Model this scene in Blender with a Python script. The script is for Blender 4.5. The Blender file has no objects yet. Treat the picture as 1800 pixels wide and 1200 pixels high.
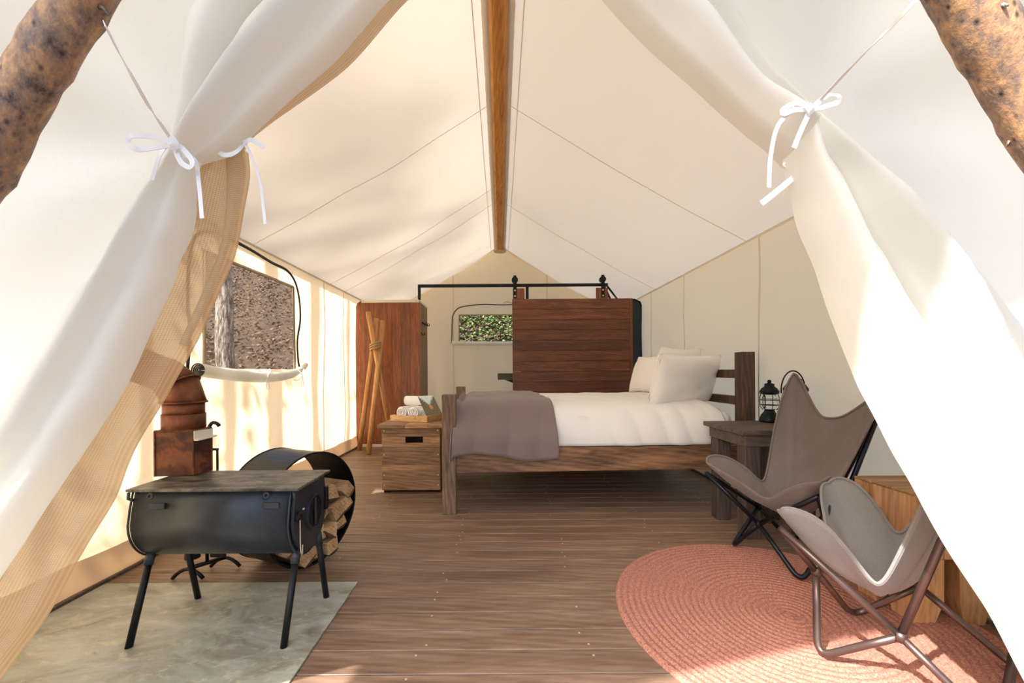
import bpy, bmesh, math, random
from mathutils import Vector, Matrix, noise

random.seed(7)
PI = math.pi
S = bpy.context.scene
COL = S.collection

# ------------------------------------------------------------------ camera
F, CX, CY, EYE = 743.0, 880.0, 652.0, 1.0       # focal length (px of 1800x1200), optical axis, eye height
cam = bpy.data.cameras.new('camera'); camo = bpy.data.objects.new('camera', cam); COL.objects.link(camo)
cam.sensor_width = 36; cam.lens = F / 1800 * 36
cam.shift_x = (900 - CX) / 1800; cam.shift_y = (CY - 600) / 1800
cam.clip_start = .02; cam.clip_end = 200
camo.matrix_world = Matrix.Translation((0, 0, EYE)) @ Matrix.Rotation(PI/2, 4, 'X') @ Matrix.Rotation(math.radians(-.4), 4, 'Z')
S.camera = camo

# ------------------------------------------------------------------ sky, sun, exposure
SUN = Vector((.75, .62, -1.0)).normalized()       # travel direction of the sunlight
wd = bpy.data.worlds.new('world'); S.world = wd; wd.use_nodes = True
nt = wd.node_tree; bg = nt.nodes['Background']
sky = nt.nodes.new('ShaderNodeTexSky'); sky.sky_type = 'NISHITA'; sky.sun_disc = False
sky.sun_elevation = math.asin(-SUN.z); sky.sun_rotation = math.atan2(-SUN.x, -SUN.y)
sky.air_density = 1.0; sky.dust_density = 3.5; sky.ozone_density = 0.5
nt.links.new(sky.outputs[0], bg.inputs[0]); bg.inputs[1].default_value = .33
sl = bpy.data.lights.new('sun', 'SUN'); sl.energy = 7.0; sl.angle = math.radians(.7); sl.color = (1, .975, .93)
slo = bpy.data.objects.new('sun', sl); COL.objects.link(slo); slo.location = (-8, -5, 12)
slo.rotation_euler = SUN.to_track_quat('-Z', 'Y').to_euler()
vs = S.view_settings
vs.view_transform = 'Standard'; vs.look = 'None'; vs.gamma = 1; vs.use_curve_mapping = False
vs.exposure = 0.74

# ------------------------------------------------------------------ materials
def rgb(r, g, b):
    f = lambda c: ((c/255 + .055)/1.055)**2.4 if c/255 > .04045 else c/255/12.92
    return (f(r), f(g), f(b), 1)

MATS = {}
class N:
    """tiny node-tree helper"""
    def __init__(s, name):
        s.m = bpy.data.materials.new(name); s.m.use_nodes = True
        s.t = s.m.node_tree; s.b = s.t.nodes['Principled BSDF']; s.out = s.t.nodes['Material Output']
        MATS[name] = s.m
    def n(s, kind, **kw):
        x = s.t.nodes.new('ShaderNode' + kind)
        for k, v in kw.items():
            if k in x.inputs: x.inputs[k].default_value = v
            else: setattr(x, k, v)
        return x
    def l(s, a, b): s.t.links.new(a, b)
    def coord(s, scale=(1, 1, 1), kind='Object', rnd=True):
        tc = s.n('TexCoord'); mp = s.n('Mapping'); mp.inputs['Scale'].default_value = scale
        src = tc.outputs[kind]
        if rnd:
            oi = s.n('ObjectInfo'); ml = s.n('Math', operation='MULTIPLY'); ml.inputs[1].default_value = 37.0
            s.l(oi.outputs['Random'], ml.inputs[0])
            ad = s.n('VectorMath', operation='ADD'); s.l(src, ad.inputs[0]); s.l(ml.outputs[0], ad.inputs[1]); src = ad.outputs[0]
        s.l(src, mp.inputs[0]); return mp.outputs[0]
    def noise(s, vec, scale=5, detail=5, rough=.55, dist=0):
        x = s.n('TexNoise'); x.inputs['Scale'].default_value = scale; x.inputs['Detail'].default_value = detail
        x.inputs['Roughness'].default_value = rough; x.inputs['Distortion'].default_value = dist
        s.l(vec, x.inputs['Vector']); return x.outputs['Fac']
    def ramp(s, fac, stops):
        r = s.n('ValToRGB'); e = r.color_ramp.elements
        while len(e) < len(stops): e.new(.5)
        for k, (p, c) in enumerate(stops): e[k].position = p; e[k].color = c if len(c) == 4 else (*c, 1)
        s.l(fac, r.inputs[0]); return r.outputs[0]
    def mix(s, fac, a, b, mode='MIX'):
        x = s.n('MixRGB', blend_type=mode)
        for k, v in ((0, fac), (1, a), (2, b)):
            if isinstance(v, (int, float)): x.inputs[k].default_value = v
            elif isinstance(v, tuple): x.inputs[k].default_value = v
            else: s.l(v, x.inputs[k])
        return x.outputs[0]
    def bump(s, h, strength=.3, dist=.01):
        x = s.n('Bump'); x.inputs['Strength'].default_value = strength; x.inputs['Distance'].default_value = dist
        s.l(h, x.inputs['Height']); s.l(x.outputs[0], s.b.inputs['Normal']); return x.outputs[0]
    def vary(s, col, lo=.8, hi=1.2):
        oi = s.n('ObjectInfo'); mr = s.n('MapRange'); mr.inputs[3].default_value = lo; mr.inputs[4].default_value = hi
        s.l(oi.outputs['Random'], mr.inputs[0])
        h = s.n('HueSaturation'); s.l(mr.outputs[0], h.inputs['Value']); s.l(col, h.inputs['Color']); return h.outputs[0]

def wood(name, dark, mid, light, axis='X', rough=.55, var=(.85, 1.15), grain=1.0, knots=0.0, bump=.25):
    s = N(name)
    sc = {'X': (1, 9, 9), 'Y': (9, 1, 9), 'Z': (9, 9, 1)}[axis]
    v = s.coord(tuple(c*1.6*grain for c in sc))
    a = s.noise(v, 1.3, 6, .6, .7)
    w = s.n('TexWave', wave_type='BANDS', bands_direction='DIAGONAL'); w.inputs['Scale'].default_value = 1.6
    w.inputs['Distortion'].default_value = 7; w.inputs['Detail'].default_value = 3; w.inputs['Detail Scale'].default_value = .7
    s.l(v, w.inputs[0])
    v2 = s.coord(tuple(c*9*grain for c in sc)); fine = s.noise(v2, 1.2, 3, .6)
    f = s.mix(.13, a, w.outputs['Fac']); f = s.mix(.32, f, fine)
    c = s.ramp(f, [(.30, dark), (.5, mid), (.70, light)])
    if knots:
        vk = s.coord({'X': (1.6, 4, 4), 'Y': (4, 1.6, 4), 'Z': (4, 4, 1.6)}[axis]); vo = s.n('TexVoronoi'); vo.inputs['Scale'].default_value = 2.2; s.l(vk, vo.inputs[0])
        k = s.ramp(vo.outputs['Distance'], [(.06, (1, 1, 1)), (.2, (0, 0, 0))])
        km = s.n('Math', operation='MULTIPLY'); s.l(k, km.inputs[0]); km.inputs[1].default_value = knots
        c = s.mix(km.outputs[0], c, tuple(x*.35 for x in dark[:3]) + (1,))
    c = s.vary(c, *var); s.l(c, s.b.inputs['Base Color']); s.b.inputs['Roughness'].default_value = rough
    s.bump(f, bump, .004); return s.m

def plain(name, col, rough=.5, metal=0, bump=0, bscale=200, var=None, mottled=0):
    s = N(name); v = s.coord((1, 1, 1)); nz = s.noise(v, 6, 5, .6)
    c = s.mix(nz, tuple(x*(1-mottled) for x in col[:3]) + (1,), tuple(min(1, x*(1+mottled)) for x in col[:3]) + (1,))
    if var: c = s.vary(c, *var)
    s.l(c, s.b.inputs['Base Color']); s.b.inputs['Roughness'].default_value = rough; s.b.inputs['Metallic'].default_value = metal
    if bump: s.bump(s.noise(v, bscale, 2), bump, .002)
    return s.m

def canvas(name, col, trans, fac, weave=1400, stain=.04):
    s = N(name); v = s.coord((1, 1, 1), rnd=False)
    nz = s.noise(v, 1.3, 4, .6)
    c = s.mix(nz, tuple(x*(1-stain) for x in col[:3]) + (1,), col)
    s.l(c, s.b.inputs['Base Color']); s.b.inputs['Roughness'].default_value = .9; s.b.inputs['Specular IOR Level'].default_value = .1
    bn = s.bump(s.noise(v, 9, 5, .6), .12, .03)
    tr = s.n('BsdfTranslucent'); tr.inputs[0].default_value = trans; s.l(bn, tr.inputs['Normal'])
    mx = s.n('MixShader'); mx.inputs[0].default_value = fac
    s.l(s.b.outputs[0], mx.inputs[1]); s.l(tr.outputs[0], mx.inputs[2]); s.l(mx.outputs[0], s.out.inputs[0]); return s.m

def screen(name, col, col2, freq, holes, depth=.6):
    """woven insect mesh: threads drawn in cloth (UV, metres) space, gaps see-through"""
    s = N(name); tc = s.n('TexCoord'); sx = s.n('SeparateXYZ'); s.l(tc.outputs['UV'], sx.inputs[0])
    def thread(o):
        m = s.n('Math', operation='MULTIPLY'); m.inputs[1].default_value = freq*2*PI; s.l(o, m.inputs[0])
        q = s.n('Math', operation='SINE'); s.l(m.outputs[0], q.inputs[0]); a = s.n('Math', operation='MULTIPLY_ADD')
        a.inputs[1].default_value = .5; a.inputs[2].default_value = .5; s.l(q.outputs[0], a.inputs[0]); return a.outputs[0]
    mx = s.n('Math', operation='MAXIMUM'); s.l(thread(sx.outputs[0]), mx.inputs[0]); s.l(thread(sx.outputs[1]), mx.inputs[1])
    v = s.coord((1, 1, 1)); nz = s.noise(v, 60, 3)
    c = s.mix(mx.outputs[0], col2, col); c = s.mix(.25, c, s.mix(nz, col2, col))
    s.l(c, s.b.inputs['Base Color']); s.b.inputs['Roughness'].default_value = .85
    s.bump(mx.outputs[0], depth, .002)
    tr = s.n('BsdfTranslucent'); s.l(c, tr.inputs[0]); ms = s.n('MixShader'); ms.inputs[0].default_value = .35
    s.l(s.b.outputs[0], ms.inputs[1]); s.l(tr.outputs[0], ms.inputs[2])
    tp = s.n('BsdfTransparent'); m2 = s.n('MixShader'); m2.inputs[0].default_value = holes
    s.l(ms.outputs[0], m2.inputs[1]); s.l(tp.outputs[0], m2.inputs[2]); s.l(m2.outputs[0], s.out.inputs[0]); return s.m

def fabric(name, a, b, scale=260, rough=.9, bump=.25, stretch=(1, 1, 1), big=.0):
    s = N(name); v = s.coord(stretch); f = s.noise(v, scale, 3, .7); g = s.noise(v, 5, 4, .6)
    c = s.mix(f, a, b)
    if big: c = s.mix(s.ramp(g, [(.35, (0, 0, 0)), (.65, (big, big, big))]), c, tuple(x*.7 for x in a[:3]) + (1,))
    s.l(c, s.b.inputs['Base Color']); s.b.inputs['Roughness'].default_value = rough; s.b.inputs['Specular IOR Level'].default_value = .15
    s.b.inputs['Sheen Weight'].default_value = .2
    s.bump(f, bump, .002); return s.m

canvas('canvas_roof', rgb(236, 229, 218), rgb(248, 242, 232), .42)
canvas('canvas_wall', rgb(253, 234, 199), rgb(255, 231, 188), .64)
canvas('canvas_front', rgb(237, 238, 232), rgb(246, 245, 236), .30, stain=.03)
canvas('canvas_fly', rgb(232, 229, 222), rgb(250, 246, 240), .29)
canvas('canvas_sod', rgb(222, 205, 185), rgb(225, 200, 170), .25, stain=.2)
plain('seam_thread', rgb(226, 214, 188), .9)
plain('ribbon_white', rgb(238, 238, 240), .85)
plain('zipper_black', rgb(24, 24, 26), .5)
screen('mesh_tan', rgb(226, 200, 162), rgb(186, 154, 114), 190, .10, .4)
screen('mesh_window', rgb(200, 174, 138), rgb(140, 116, 86), 330, .84)
plain('window_binding', rgb(170, 155, 130), .8)
wood('floor_wood', rgb(90, 68, 53), rgb(127, 101, 82), rgb(158, 132, 112), 'X', .5, (.86, 1.12), .8, 0, .3)
wood('beam_wood', rgb(140, 84, 30), rgb(190, 128, 56), rgb(214, 156, 80), 'Y', .6, (.95, 1.05), 1.0, .4)
wood('door_wood', rgb(64, 31, 18), rgb(106, 58, 36), rgb(148, 90, 58), 'X', .4, (.66, 1.3), 1.2, .15, .15)
wood('panel_wood', rgb(82, 42, 20), rgb(130, 72, 40), rgb(164, 98, 60), 'Z', .42, (.8, 1.2), 1.2, .1, .15)
wood('slat_wood', rgb(104, 80, 50), rgb(140, 112, 76), rgb(164, 136, 98), 'Z', .6, (.8, 1.15))
wood('stick_wood', rgb(160, 112, 62), rgb(200, 148, 92), rgb(222, 176, 122), 'Z', .6, (.9, 1.1), .7, 0, .1)
wood('crate_wood', rgb(104, 74, 48), rgb(156, 118, 82), rgb(188, 152, 114), 'X', .6, (.6, 1.25), 1.0, .0)
wood('tray_wood', rgb(180, 134, 78), rgb(214, 170, 112), rgb(232, 194, 142), 'X', .55, (.95, 1.05))
wood('bed_wood_x', rgb(66, 46, 34), rgb(130, 94, 66), rgb(176, 130, 92), 'X', .6, (.9, 1.1), .8, .9)
wood('bed_wood_z', rgb(64, 50, 40), rgb(120, 94, 72), rgb(160, 128, 98), 'Z', .6, (.9, 1.1), .9, .5)
wood('bed_wood_y', rgb(66, 54, 42), rgb(118, 98, 76), rgb(152, 130, 104), 'Y', .6, (.9, 1.1))
wood('head_wood', rgb(46, 32, 26), rgb(84, 60, 46), rgb(122, 88, 64), 'Z', .6, (.9, 1.1), .9, .5)
wood('table_wood_x', rgb(60, 50, 44), rgb(92, 78, 70), rgb(118, 102, 92), 'X', .65, (.9, 1.1))
wood('table_wood_z', rgb(50, 42, 38), rgb(80, 68, 60), rgb(104, 90, 80), 'Z', .65, (.9, 1.1))
wood('stool_wood', rgb(150, 104, 66), rgb(200, 154, 108), rgb(226, 188, 144), 'Z', .6, (.72, 1.12), .9, .2, .15)
wood('stool_wood_x', rgb(120, 86, 54), rgb(164, 126, 86), rgb(190, 152, 110), 'X', .6, (.8, 1.1), .9, .2, .15)
wood('shelf_wood', rgb(56, 56, 46), rgb(84, 84, 72), rgb(108, 106, 94), 'X', .6)
wood('log_wood', rgb(150, 110, 70), rgb(206, 166, 118), rgb(232, 200, 156), 'X', .8, (.7, 1.12), 1.3, 0, .5)
plain('log_bark', rgb(84, 58, 42), .95, 0, .9, 60, (.7, 1.3), .5)
plain('iron_black', rgb(24, 25, 27), .42, .5, .05, 120, None, .2)
plain('bolt_steel', rgb(214, 210, 200), .3, .8)
plain('trim_white', rgb(226, 220, 205), .5)
plain('panel_slate', rgb(30, 44, 50), .5, 0, 0, 100, None, .15)
plain('dark_void', rgb(12, 11, 10), .9)
plain('towel_white', rgb(246, 244, 240), .95, 0, .6, 420)
plain('linen_white', rgb(244, 241, 236), .9, 0, .08, 300)
plain('sheet_white', rgb(238, 235, 230), .9, 0, .08, 300)
plain('rod_dark', rgb(36, 38, 46), .35, .7, .03, 80)
plain('rod_bronze', rgb(104, 88, 84), .35, .75, .05, 90)
plain('lantern_black', rgb(18, 24, 30), .4, .6)
plain('screw_head', rgb(206, 196, 180), .4, .7)
plain('terrain_soil', rgb(58, 43, 30), .95, 0, .9, 14, None, .4)
plain('leaf_green', rgb(96, 128, 58), .6, 0, 0, 10, (.6, 1.5), .6)
plain('leaf_dry', rgb(96, 72, 50), .8, 0, 0, 10, (.6, 1.4), .6)
fabric('blanket_grey', rgb(116, 102, 98), rgb(146, 130, 124), 300)
fabric('sling_brown', rgb(104, 94, 88), rgb(146, 134, 126), 240, .9, .3, (1, 3, 1), .25)
fabric('sling_grey', rgb(112, 108, 106), rgb(164, 160, 158), 240, .9, .3, (3, 1, 1), .15)
fabric('lash_cord', rgb(170, 140, 96), rgb(200, 170, 126), 200)

# glass of the lanterns
s = N('lantern_glass'); s.b.inputs['Transmission Weight'].default_value = 1; s.b.inputs['Roughness'].default_value = .05; s.b.inputs['IOR'].default_value = 1.1
s.b.inputs['Base Color'].default_value = (.95, .97, .97, 1)
# pine log poles: mottled peeled bark
s = N('pine_pole'); v = s.coord((1, 1, .6)); f = s.noise(v, 34, 6, .7, 0); g = s.noise(v, 75, 5, .7)
c = s.ramp(f, [(.34, rgb(70, 56, 50)), (.46, rgb(136, 116, 104)), (.54, rgb(164, 132, 102)), (.66, rgb(196, 160, 118))])
vo = s.n('TexVoronoi'); vo.inputs['Scale'].default_value = 46; s.l(v, vo.inputs[0])
k = s.ramp(vo.outputs['Distance'], [(.06, (1, 1, 1)), (.24, (0, 0, 0))]); c = s.mix(k, c, rgb(30, 22, 18))
c = s.mix(.3, c, s.ramp(g, [(.35, rgb(50, 40, 34)), (.65, rgb(210, 184, 156))]), 'OVERLAY')
s.l(c, s.b.inputs['Base Color']); s.b.inputs['Roughness'].default_value = .6; s.bump(s.mix(.5, f, g), .55, .008)
# forest bark
s = N('tree_bark'); v = s.coord((1, 1, .22)); f = s.noise(v, 34, 5, .7, .2)
s.l(s.ramp(f, [(.38, rgb(62, 54, 48)), (.5, rgb(128, 116, 104)), (.64, rgb(190, 180, 168))]), s.b.inputs['Base Color']); s.b.inputs['Roughness'].default_value = .95; s.bump(f, 1, .04)
# stove body / stove top / rust
s = N('stove_steel'); v = s.coord((1, 1, 1)); f = s.noise(v, 5, 5, .6)
s.l(s.ramp(f, [(.3, rgb(38, 41, 45)), (.7, rgb(62, 68, 76))]), s.b.inputs['Base Color']); s.b.inputs['Roughness'].default_value = .4; s.b.inputs['Metallic'].default_value = .35; s.bump(s.noise(v, 40, 3), .05, .003)
s = N('stove_top'); v = s.coord((1, 2.6, 1)); f = s.noise(v, 9, 7, .7, .4)
s.l(s.ramp(f, [(.36, rgb(46, 44, 42)), (.52, rgb(96, 92, 84)), (.66, rgb(134, 128, 114))]), s.b.inputs['Base Color']); s.b.inputs['Roughness'].default_value = .5; s.b.inputs['Metallic'].default_value = .3; s.bump(f, .2, .003)
s = N('rust'); v = s.coord((1, 1, 1)); f = s.noise(v, 9, 7, .65, .6); g = s.noise(v, 40, 4, .6)
c = s.ramp(f, [(.3, rgb(52, 38, 32)), (.46, rgb(98, 58, 38)), (.56, rgb(142, 84, 46)), (.7, rgb(104, 92, 74))])
s.l(s.mix(.35, c, s.ramp(g, [(.3, rgb(40, 28, 22)), (.7, rgb(186, 130, 88))]), 'OVERLAY'), s.b.inputs['Base Color']); s.b.inputs['Roughness'].default_value = .6; s.b.inputs['Metallic'].default_value = .25; s.bump(g, .25, .003)
s = N('pipe_rust'); v = s.coord((1, 1, 1)); f = s.noise(v, 12, 6, .6, .3)
s.l(s.ramp(f, [(.3, rgb(78, 44, 30)), (.55, rgb(124, 70, 44)), (.75, rgb(150, 112, 92))]), s.b.inputs['Base Color']); s.b.inputs['Roughness'].default_value = .5; s.b.inputs['Metallic'].default_value = .35; s.bump(f, .15, .003)
# hearth sheet: worn grey-green fibre cement with pale scuffs
s = N('hearth_board'); v = s.coord((1.3, 2.4, 1)); f = s.noise(v, 2.4, 7, .65, .8); g = s.noise(v, 11, 6, .7, .5)
c = s.ramp(f, [(.32, rgb(112, 104, 88)), (.48, rgb(146, 146, 134)), (.68, rgb(172, 174, 166))])
c = s.mix(s.ramp(g, [(.52, (0, 0, 0)), (.68, (.55, .55, .55))]), c, rgb(196, 192, 168)); c = s.mix(s.ramp(g, [(.28, (.5, .5, .5)), (.4, (0, 0, 0))]), c, rgb(92, 82, 66))
s.l(c, s.b.inputs['Base Color']); s.b.inputs['Roughness'].default_value = .45; s.bump(g, .1, .003)
# braided rug
s = N('rug_braid'); v = s.coord((1, 1, 1)); f = s.noise(v, 130, 3, .75); g = s.noise(v, 190, 2, .6)
c = s.ramp(f, [(.3, rgb(116, 78, 80)), (.45, rgb(166, 112, 98)), (.58, rgb(190, 136, 112)), (.72, rgb(190, 144, 140))])
s.l(s.mix(.12, c, s.ramp(g, [(.35, rgb(120, 60, 60)), (.65, rgb(230, 190, 160))]), 'OVERLAY'), s.b.inputs['Base Color']); s.b.inputs['Roughness'].default_value = .95; s.bump(f, .6, .006)
# booklet cover: flat print of a bright sky over dark trees with a small orange tent shape
s = N('booklet_print'); tc = s.n('TexCoord'); sx = s.n('SeparateXYZ'); s.l(tc.outputs['UV'], sx.inputs[0])
mp = s.n('Mapping'); mp.inputs['Scale'].default_value = (14, 16, 1); s.l(tc.outputs['UV'], mp.inputs[0]); f = s.noise(mp.outputs[0], 1.6, 6, .7)
ad = s.n('Math', operation='MULTIPLY_ADD'); s.l(f, ad.inputs[0]); ad.inputs[1].default_value = .9; s.l(sx.outputs[1], ad.inputs[2])
c = s.ramp(ad.outputs[0], [(.6, rgb(52, 50, 34)), (1.0, rgb(40, 44, 36))]); c = s.mix(s.ramp(f, [(.46, (0, 0, 0)), (.56, (1, 1, 1))]), c, rgb(128, 116, 80))
dx = s.n('Math', operation='SUBTRACT'); s.l(sx.outputs[0], dx.inputs[0]); dx.inputs[1].default_value = .5; ab = s.n('Math', operation='ABSOLUTE'); s.l(dx.outputs[0], ab.inputs[0])
ms = s.n('Math', operation='MULTIPLY_ADD'); s.l(ab.outputs[0], ms.inputs[0]); ms.inputs[1].default_value = -.9; s.l(ad.outputs[0], ms.inputs[2])
c = s.mix(s.ramp(ms.outputs[0], [(.98, (0, 0, 0)), (1.0, (1, 1, 1))]), c, rgb(206, 216, 222))
vd = s.n('VectorMath', operation='DISTANCE'); s.l(tc.outputs['UV'], vd.inputs[0]); vd.inputs[1].default_value = (.55, .42, 0)
c = s.mix(s.ramp(vd.outputs['Value'], [(.09, (1, 1, 1)), (.13, (0, 0, 0))]), c, rgb(196, 116, 66))
s.l(c, s.b.inputs['Base Color']); s.b.inputs['Roughness'].default_value = .3

M = MATS

# ------------------------------------------------------------------ mesh helpers (all coordinates are world metres)
WORLD = {}       # object -> world origin
def origin(o): return WORLD[o.name] if o is not None else Vector((0, 0, 0))
def tag(o, label=None, cat=None, group=None, kind=None):
    if label: o['label'] = label
    if cat: o['category'] = cat
    if group: o['group'] = group
    if kind: o['kind'] = kind
    return o
def thing(name, loc, label=None, cat=None, group=None, kind=None, parent=None):
    o = bpy.data.objects.new(name, None); COL.objects.link(o); o.empty_display_size = .1
    loc = Vector(loc); o.location = loc - origin(parent); o.parent = parent; WORLD[o.name] = loc
    return tag(o, label, cat, group, kind)
def mesh(name, verts, faces, mat, parent=None, smooth=False, uvs=None, at=None):
    vs = [Vector(v) for v in verts]
    if at is None:
        at = Vector((sum((min(v[k] for v in vs), max(v[k] for v in vs)))/2 for k in range(3))); at.z = min(v.z for v in vs)
    at = Vector(at)
    me = bpy.data.meshes.new(name); me.from_pydata([v - at for v in vs], [], faces)
    if uvs:
        ul = me.uv_layers.new(name='UVMap')
        for lp in me.loops: ul.data[lp.index].uv = uvs[lp.vertex_index]
    if mat: me.materials.append(M[mat] if isinstance(mat, str) else mat)
    if smooth:
        for p in me.polygons: p.use_smooth = True
    o = bpy.data.objects.new(name, me); COL.objects.link(o); o.location = at - origin(parent); o.parent = parent
    WORLD[o.name] = at
    return o
def again(src, at, parent=None):
    """another object sharing the mesh of src, standing at world point at"""
    o = src.copy(); COL.objects.link(o); o.location = Vector(at) - origin(parent); o.parent = parent; WORLD[o.name] = Vector(at); return o
def rotz(p, c, a):
    x, y = p[0]-c[0], p[1]-c[1]; return Vector((c[0]+x*math.cos(a)-y*math.sin(a), c[1]+x*math.sin(a)+y*math.cos(a), p[2]))
def boxvf(lo, hi, bev=0.0):
    if bev <= 0:
        x0, y0, z0 = lo; x1, y1, z1 = hi
        v = [(x, y, z) for z in (z0, z1) for x, y in ((x0, y0), (x1, y0), (x1, y1), (x0, y1))]
        return [Vector(p) for p in v], [(3, 2, 1, 0), (4, 5, 6, 7), (0, 1, 5, 4), (1, 2, 6, 5), (2, 3, 7, 6), (3, 0, 4, 7)]
    bm = bmesh.new(); bmesh.ops.create_cube(bm, size=1)
    for q in bm.verts: q.co = Vector((lo[k] + (q.co[k]+.5)*(hi[k]-lo[k]) for k in range(3)))
    bmesh.ops.bevel(bm, geom=bm.edges[:], offset=bev, segments=1, affect='EDGES', profile=.5)
    bm.verts.index_update(); v = [q.co.copy() for q in bm.verts]; f = [tuple(q.index for q in p.verts) for p in bm.faces]; bm.free(); return v, f
def box(name, lo, hi, mat, parent=None, bev=.003, rot=None, smooth=False):
    """rot = (centre, angle about z)"""
    v, f = boxvf(lo, hi, bev)
    if rot: v = [rotz(p, *rot) for p in v]
    return mesh(name, v, f, mat, parent, smooth)
def prismvf(poly, z0, z1):
    n = len(poly); v = [Vector((x, y, z0)) for x, y in poly] + [Vector((x, y, z1)) for x, y in poly]
    return v, [tuple(range(n-1, -1, -1)), tuple(range(n, 2*n))] + [(i, (i+1) % n, n+(i+1) % n, n+i) for i in range(n)]
def sweep(poly3, vec):
    """closed planar 3-D outline pushed along vec"""
    n = len(poly3); v = [Vector(p) for p in poly3] + [Vector(p)+Vector(vec) for p in poly3]
    return v, [tuple(range(n-1, -1, -1)), tuple(range(n, 2*n))] + [(i, (i+1) % n, n+(i+1) % n, n+i) for i in range(n)]
def smoothpts(pts, n, closed=False):
    """Catmull-Rom through pts, n samples evenly along its length"""
    P_ = [Vector(p) for p in pts]; m = len(P_); out = []
    segs = m if closed else m-1
    for i in range(segs):
        a = P_[(i-1) % m] if (closed or i > 0) else 2*P_[0]-P_[1]; b = P_[i]; c = P_[(i+1) % m]
        d = P_[(i+2) % m] if (closed or i+2 < m) else 2*P_[-1]-P_[-2]
        for k in range(16):
            t = k/16; out.append(.5*((2*b)+(c-a)*t+(2*a-5*b+4*c-d)*t*t+(3*b-a-3*c+d)*t**3))
    out.append(P_[0] if closed else P_[-1])
    L = [0]
    for i in range(1, len(out)): L.append(L[-1]+(out[i]-out[i-1]).length)
    res = []; j = 0
    cnt = n if closed else n-1
    for i in range(n):
        t = L[-1]*i/cnt
        while j < len(L)-2 and L[j+1] < t: j += 1
        q = (t-L[j])/max(1e-9, L[j+1]-L[j]); res.append(out[j].lerp(out[j+1], min(1, q)))
    return res
def tubevf(pts, r, seg=8, closed=False, caps=True, flat=1.0, up=None):
    pts = [Vector(p) for p in pts]; n = len(pts); rr = r if isinstance(r, (list, tuple)) else [r]*n
    v = []; f = []; prev = None
    for i in range(n):
        a = pts[i-1] if (i > 0 or closed) else pts[i]; b = pts[(i+1) % n] if (i < n-1 or closed) else pts[i]
        t = (b-a).normalized() if (b-a).length > 1e-9 else Vector((0, 0, 1))
        if prev is None:
            u = Vector(up) if up else (Vector((0, 0, 1)) if abs(t.z) < .9 else Vector((1, 0, 0)))
            u = (u - t*u.dot(t)).normalized()
        else:
            u = prev - t*prev.dot(t); u = u.normalized() if u.length > 1e-6 else Vector((1, 0, 0))
        prev = u; w = t.cross(u)
        for k in range(seg):
            an = 2*PI*k/seg; v.append(pts[i] + u*math.cos(an)*rr[i]*flat + w*math.sin(an)*rr[i])
    for i in range(n if closed else n-1):
        for k in range(seg):
            a = i*seg+k; b = i*seg+(k+1) % seg; i2 = (i+1) % n; f.append((a, b, i2*seg+(k+1) % seg, i2*seg+k))
    if caps and not closed: f.append(tuple(range(seg-1, -1, -1))); f.append(tuple((n-1)*seg+k for k in range(seg)))
    return v, f
def tube(name, pts, r, mat, parent=None, seg=8, closed=False, flat=1.0, up=None, n=None):
    if n: pts = smoothpts(pts, n, closed)
    v, f = tubevf(pts, r, seg, closed, True, flat, up); return mesh(name, v, f, mat, parent, True)
def ribbon(name, pts, w, mat, parent=None, n=24, th=.0012, side=None):
    """flat tape of width w following pts"""
    pts = smoothpts(pts, n); v = []; f = []
    for i, p in enumerate(pts):
        t = (pts[min(i+1, n-1)]-pts[max(i-1, 0)]).normalized()
        sd = Vector(side) if side else Vector((0, 1, 0)).cross(t)
        sd = sd - t*sd.dot(t); sd = sd.normalized() if sd.length > 1e-5 else Vector((1, 0, 0)); nn = t.cross(sd)
        v += [p+sd*w/2+nn*th/2, p-sd*w/2+nn*th/2, p-sd*w/2-nn*th/2, p+sd*w/2-nn*th/2]
    for i in range(n-1):
        for k in range(4): f.append((i*4+k, i*4+(k+1) % 4, (i+1)*4+(k+1) % 4, (i+1)*4+k))
    f.append((3, 2, 1, 0)); f.append(tuple((n-1)*4+k for k in range(4)))
    return mesh(name, v, f, mat, parent)
def lathevf(prof, c, seg=20):
    v = []; f = []; n = len(prof)
    for r, z in prof:
        for k in range(seg): a = 2*PI*k/seg; v.append(Vector((c[0]+r*math.cos(a), c[1]+r*math.sin(a), c[2]+z)))
    for i in range(n-1):
        for k in range(seg): f.append((i*seg+k, i*seg+(k+1) % seg, (i+1)*seg+(k+1) % seg, (i+1)*seg+k))
    f.append(tuple(range(seg-1, -1, -1))); f.append(tuple((n-1)*seg+k for k in range(seg))); return v, f
def lathe(name, prof, c, mat, parent=None, seg=20): v, f = lathevf(prof, c, seg); return mesh(name, v, f, mat, parent, True)
def gridmesh(name, rows, mat, parent=None, uvs=None, skip=None):
    h = len(rows); w = len(rows[0]); v = [p for r in rows for p in r]
    f = [(j*w+i, j*w+i+1, (j+1)*w+i+1, (j+1)*w+i) for j in range(h-1) for i in range(w-1) if not (skip and skip(i, j))]
    return mesh(name, v, f, mat, parent, True, uvs)
def join(parts):
    V = []; Fc = []
    for v, f in parts:
        o = len(V); V += v; Fc += [tuple(i+o for i in q) for q in f]
    return V, Fc
def P(x, y, d): return Vector(((x-CX)*d/F, d, EYE-(y-CY)*d/F))      # a measured point of the photograph, at depth d
def nz(x, y, z=0.0): return noise.noise(Vector((x, y, z)))
def frange(a, b, n): return [a+(b-a)*i/(n-1) for i in range(n)]

# ------------------------------------------------------------------ the shell of the tent
XW, YF, YB, ZE, ZR = 1.93, 1.05, 7.2, 2.0, 3.13
def roofz(x): return ZR-(ZR-ZE)*abs(x)/XW

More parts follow.
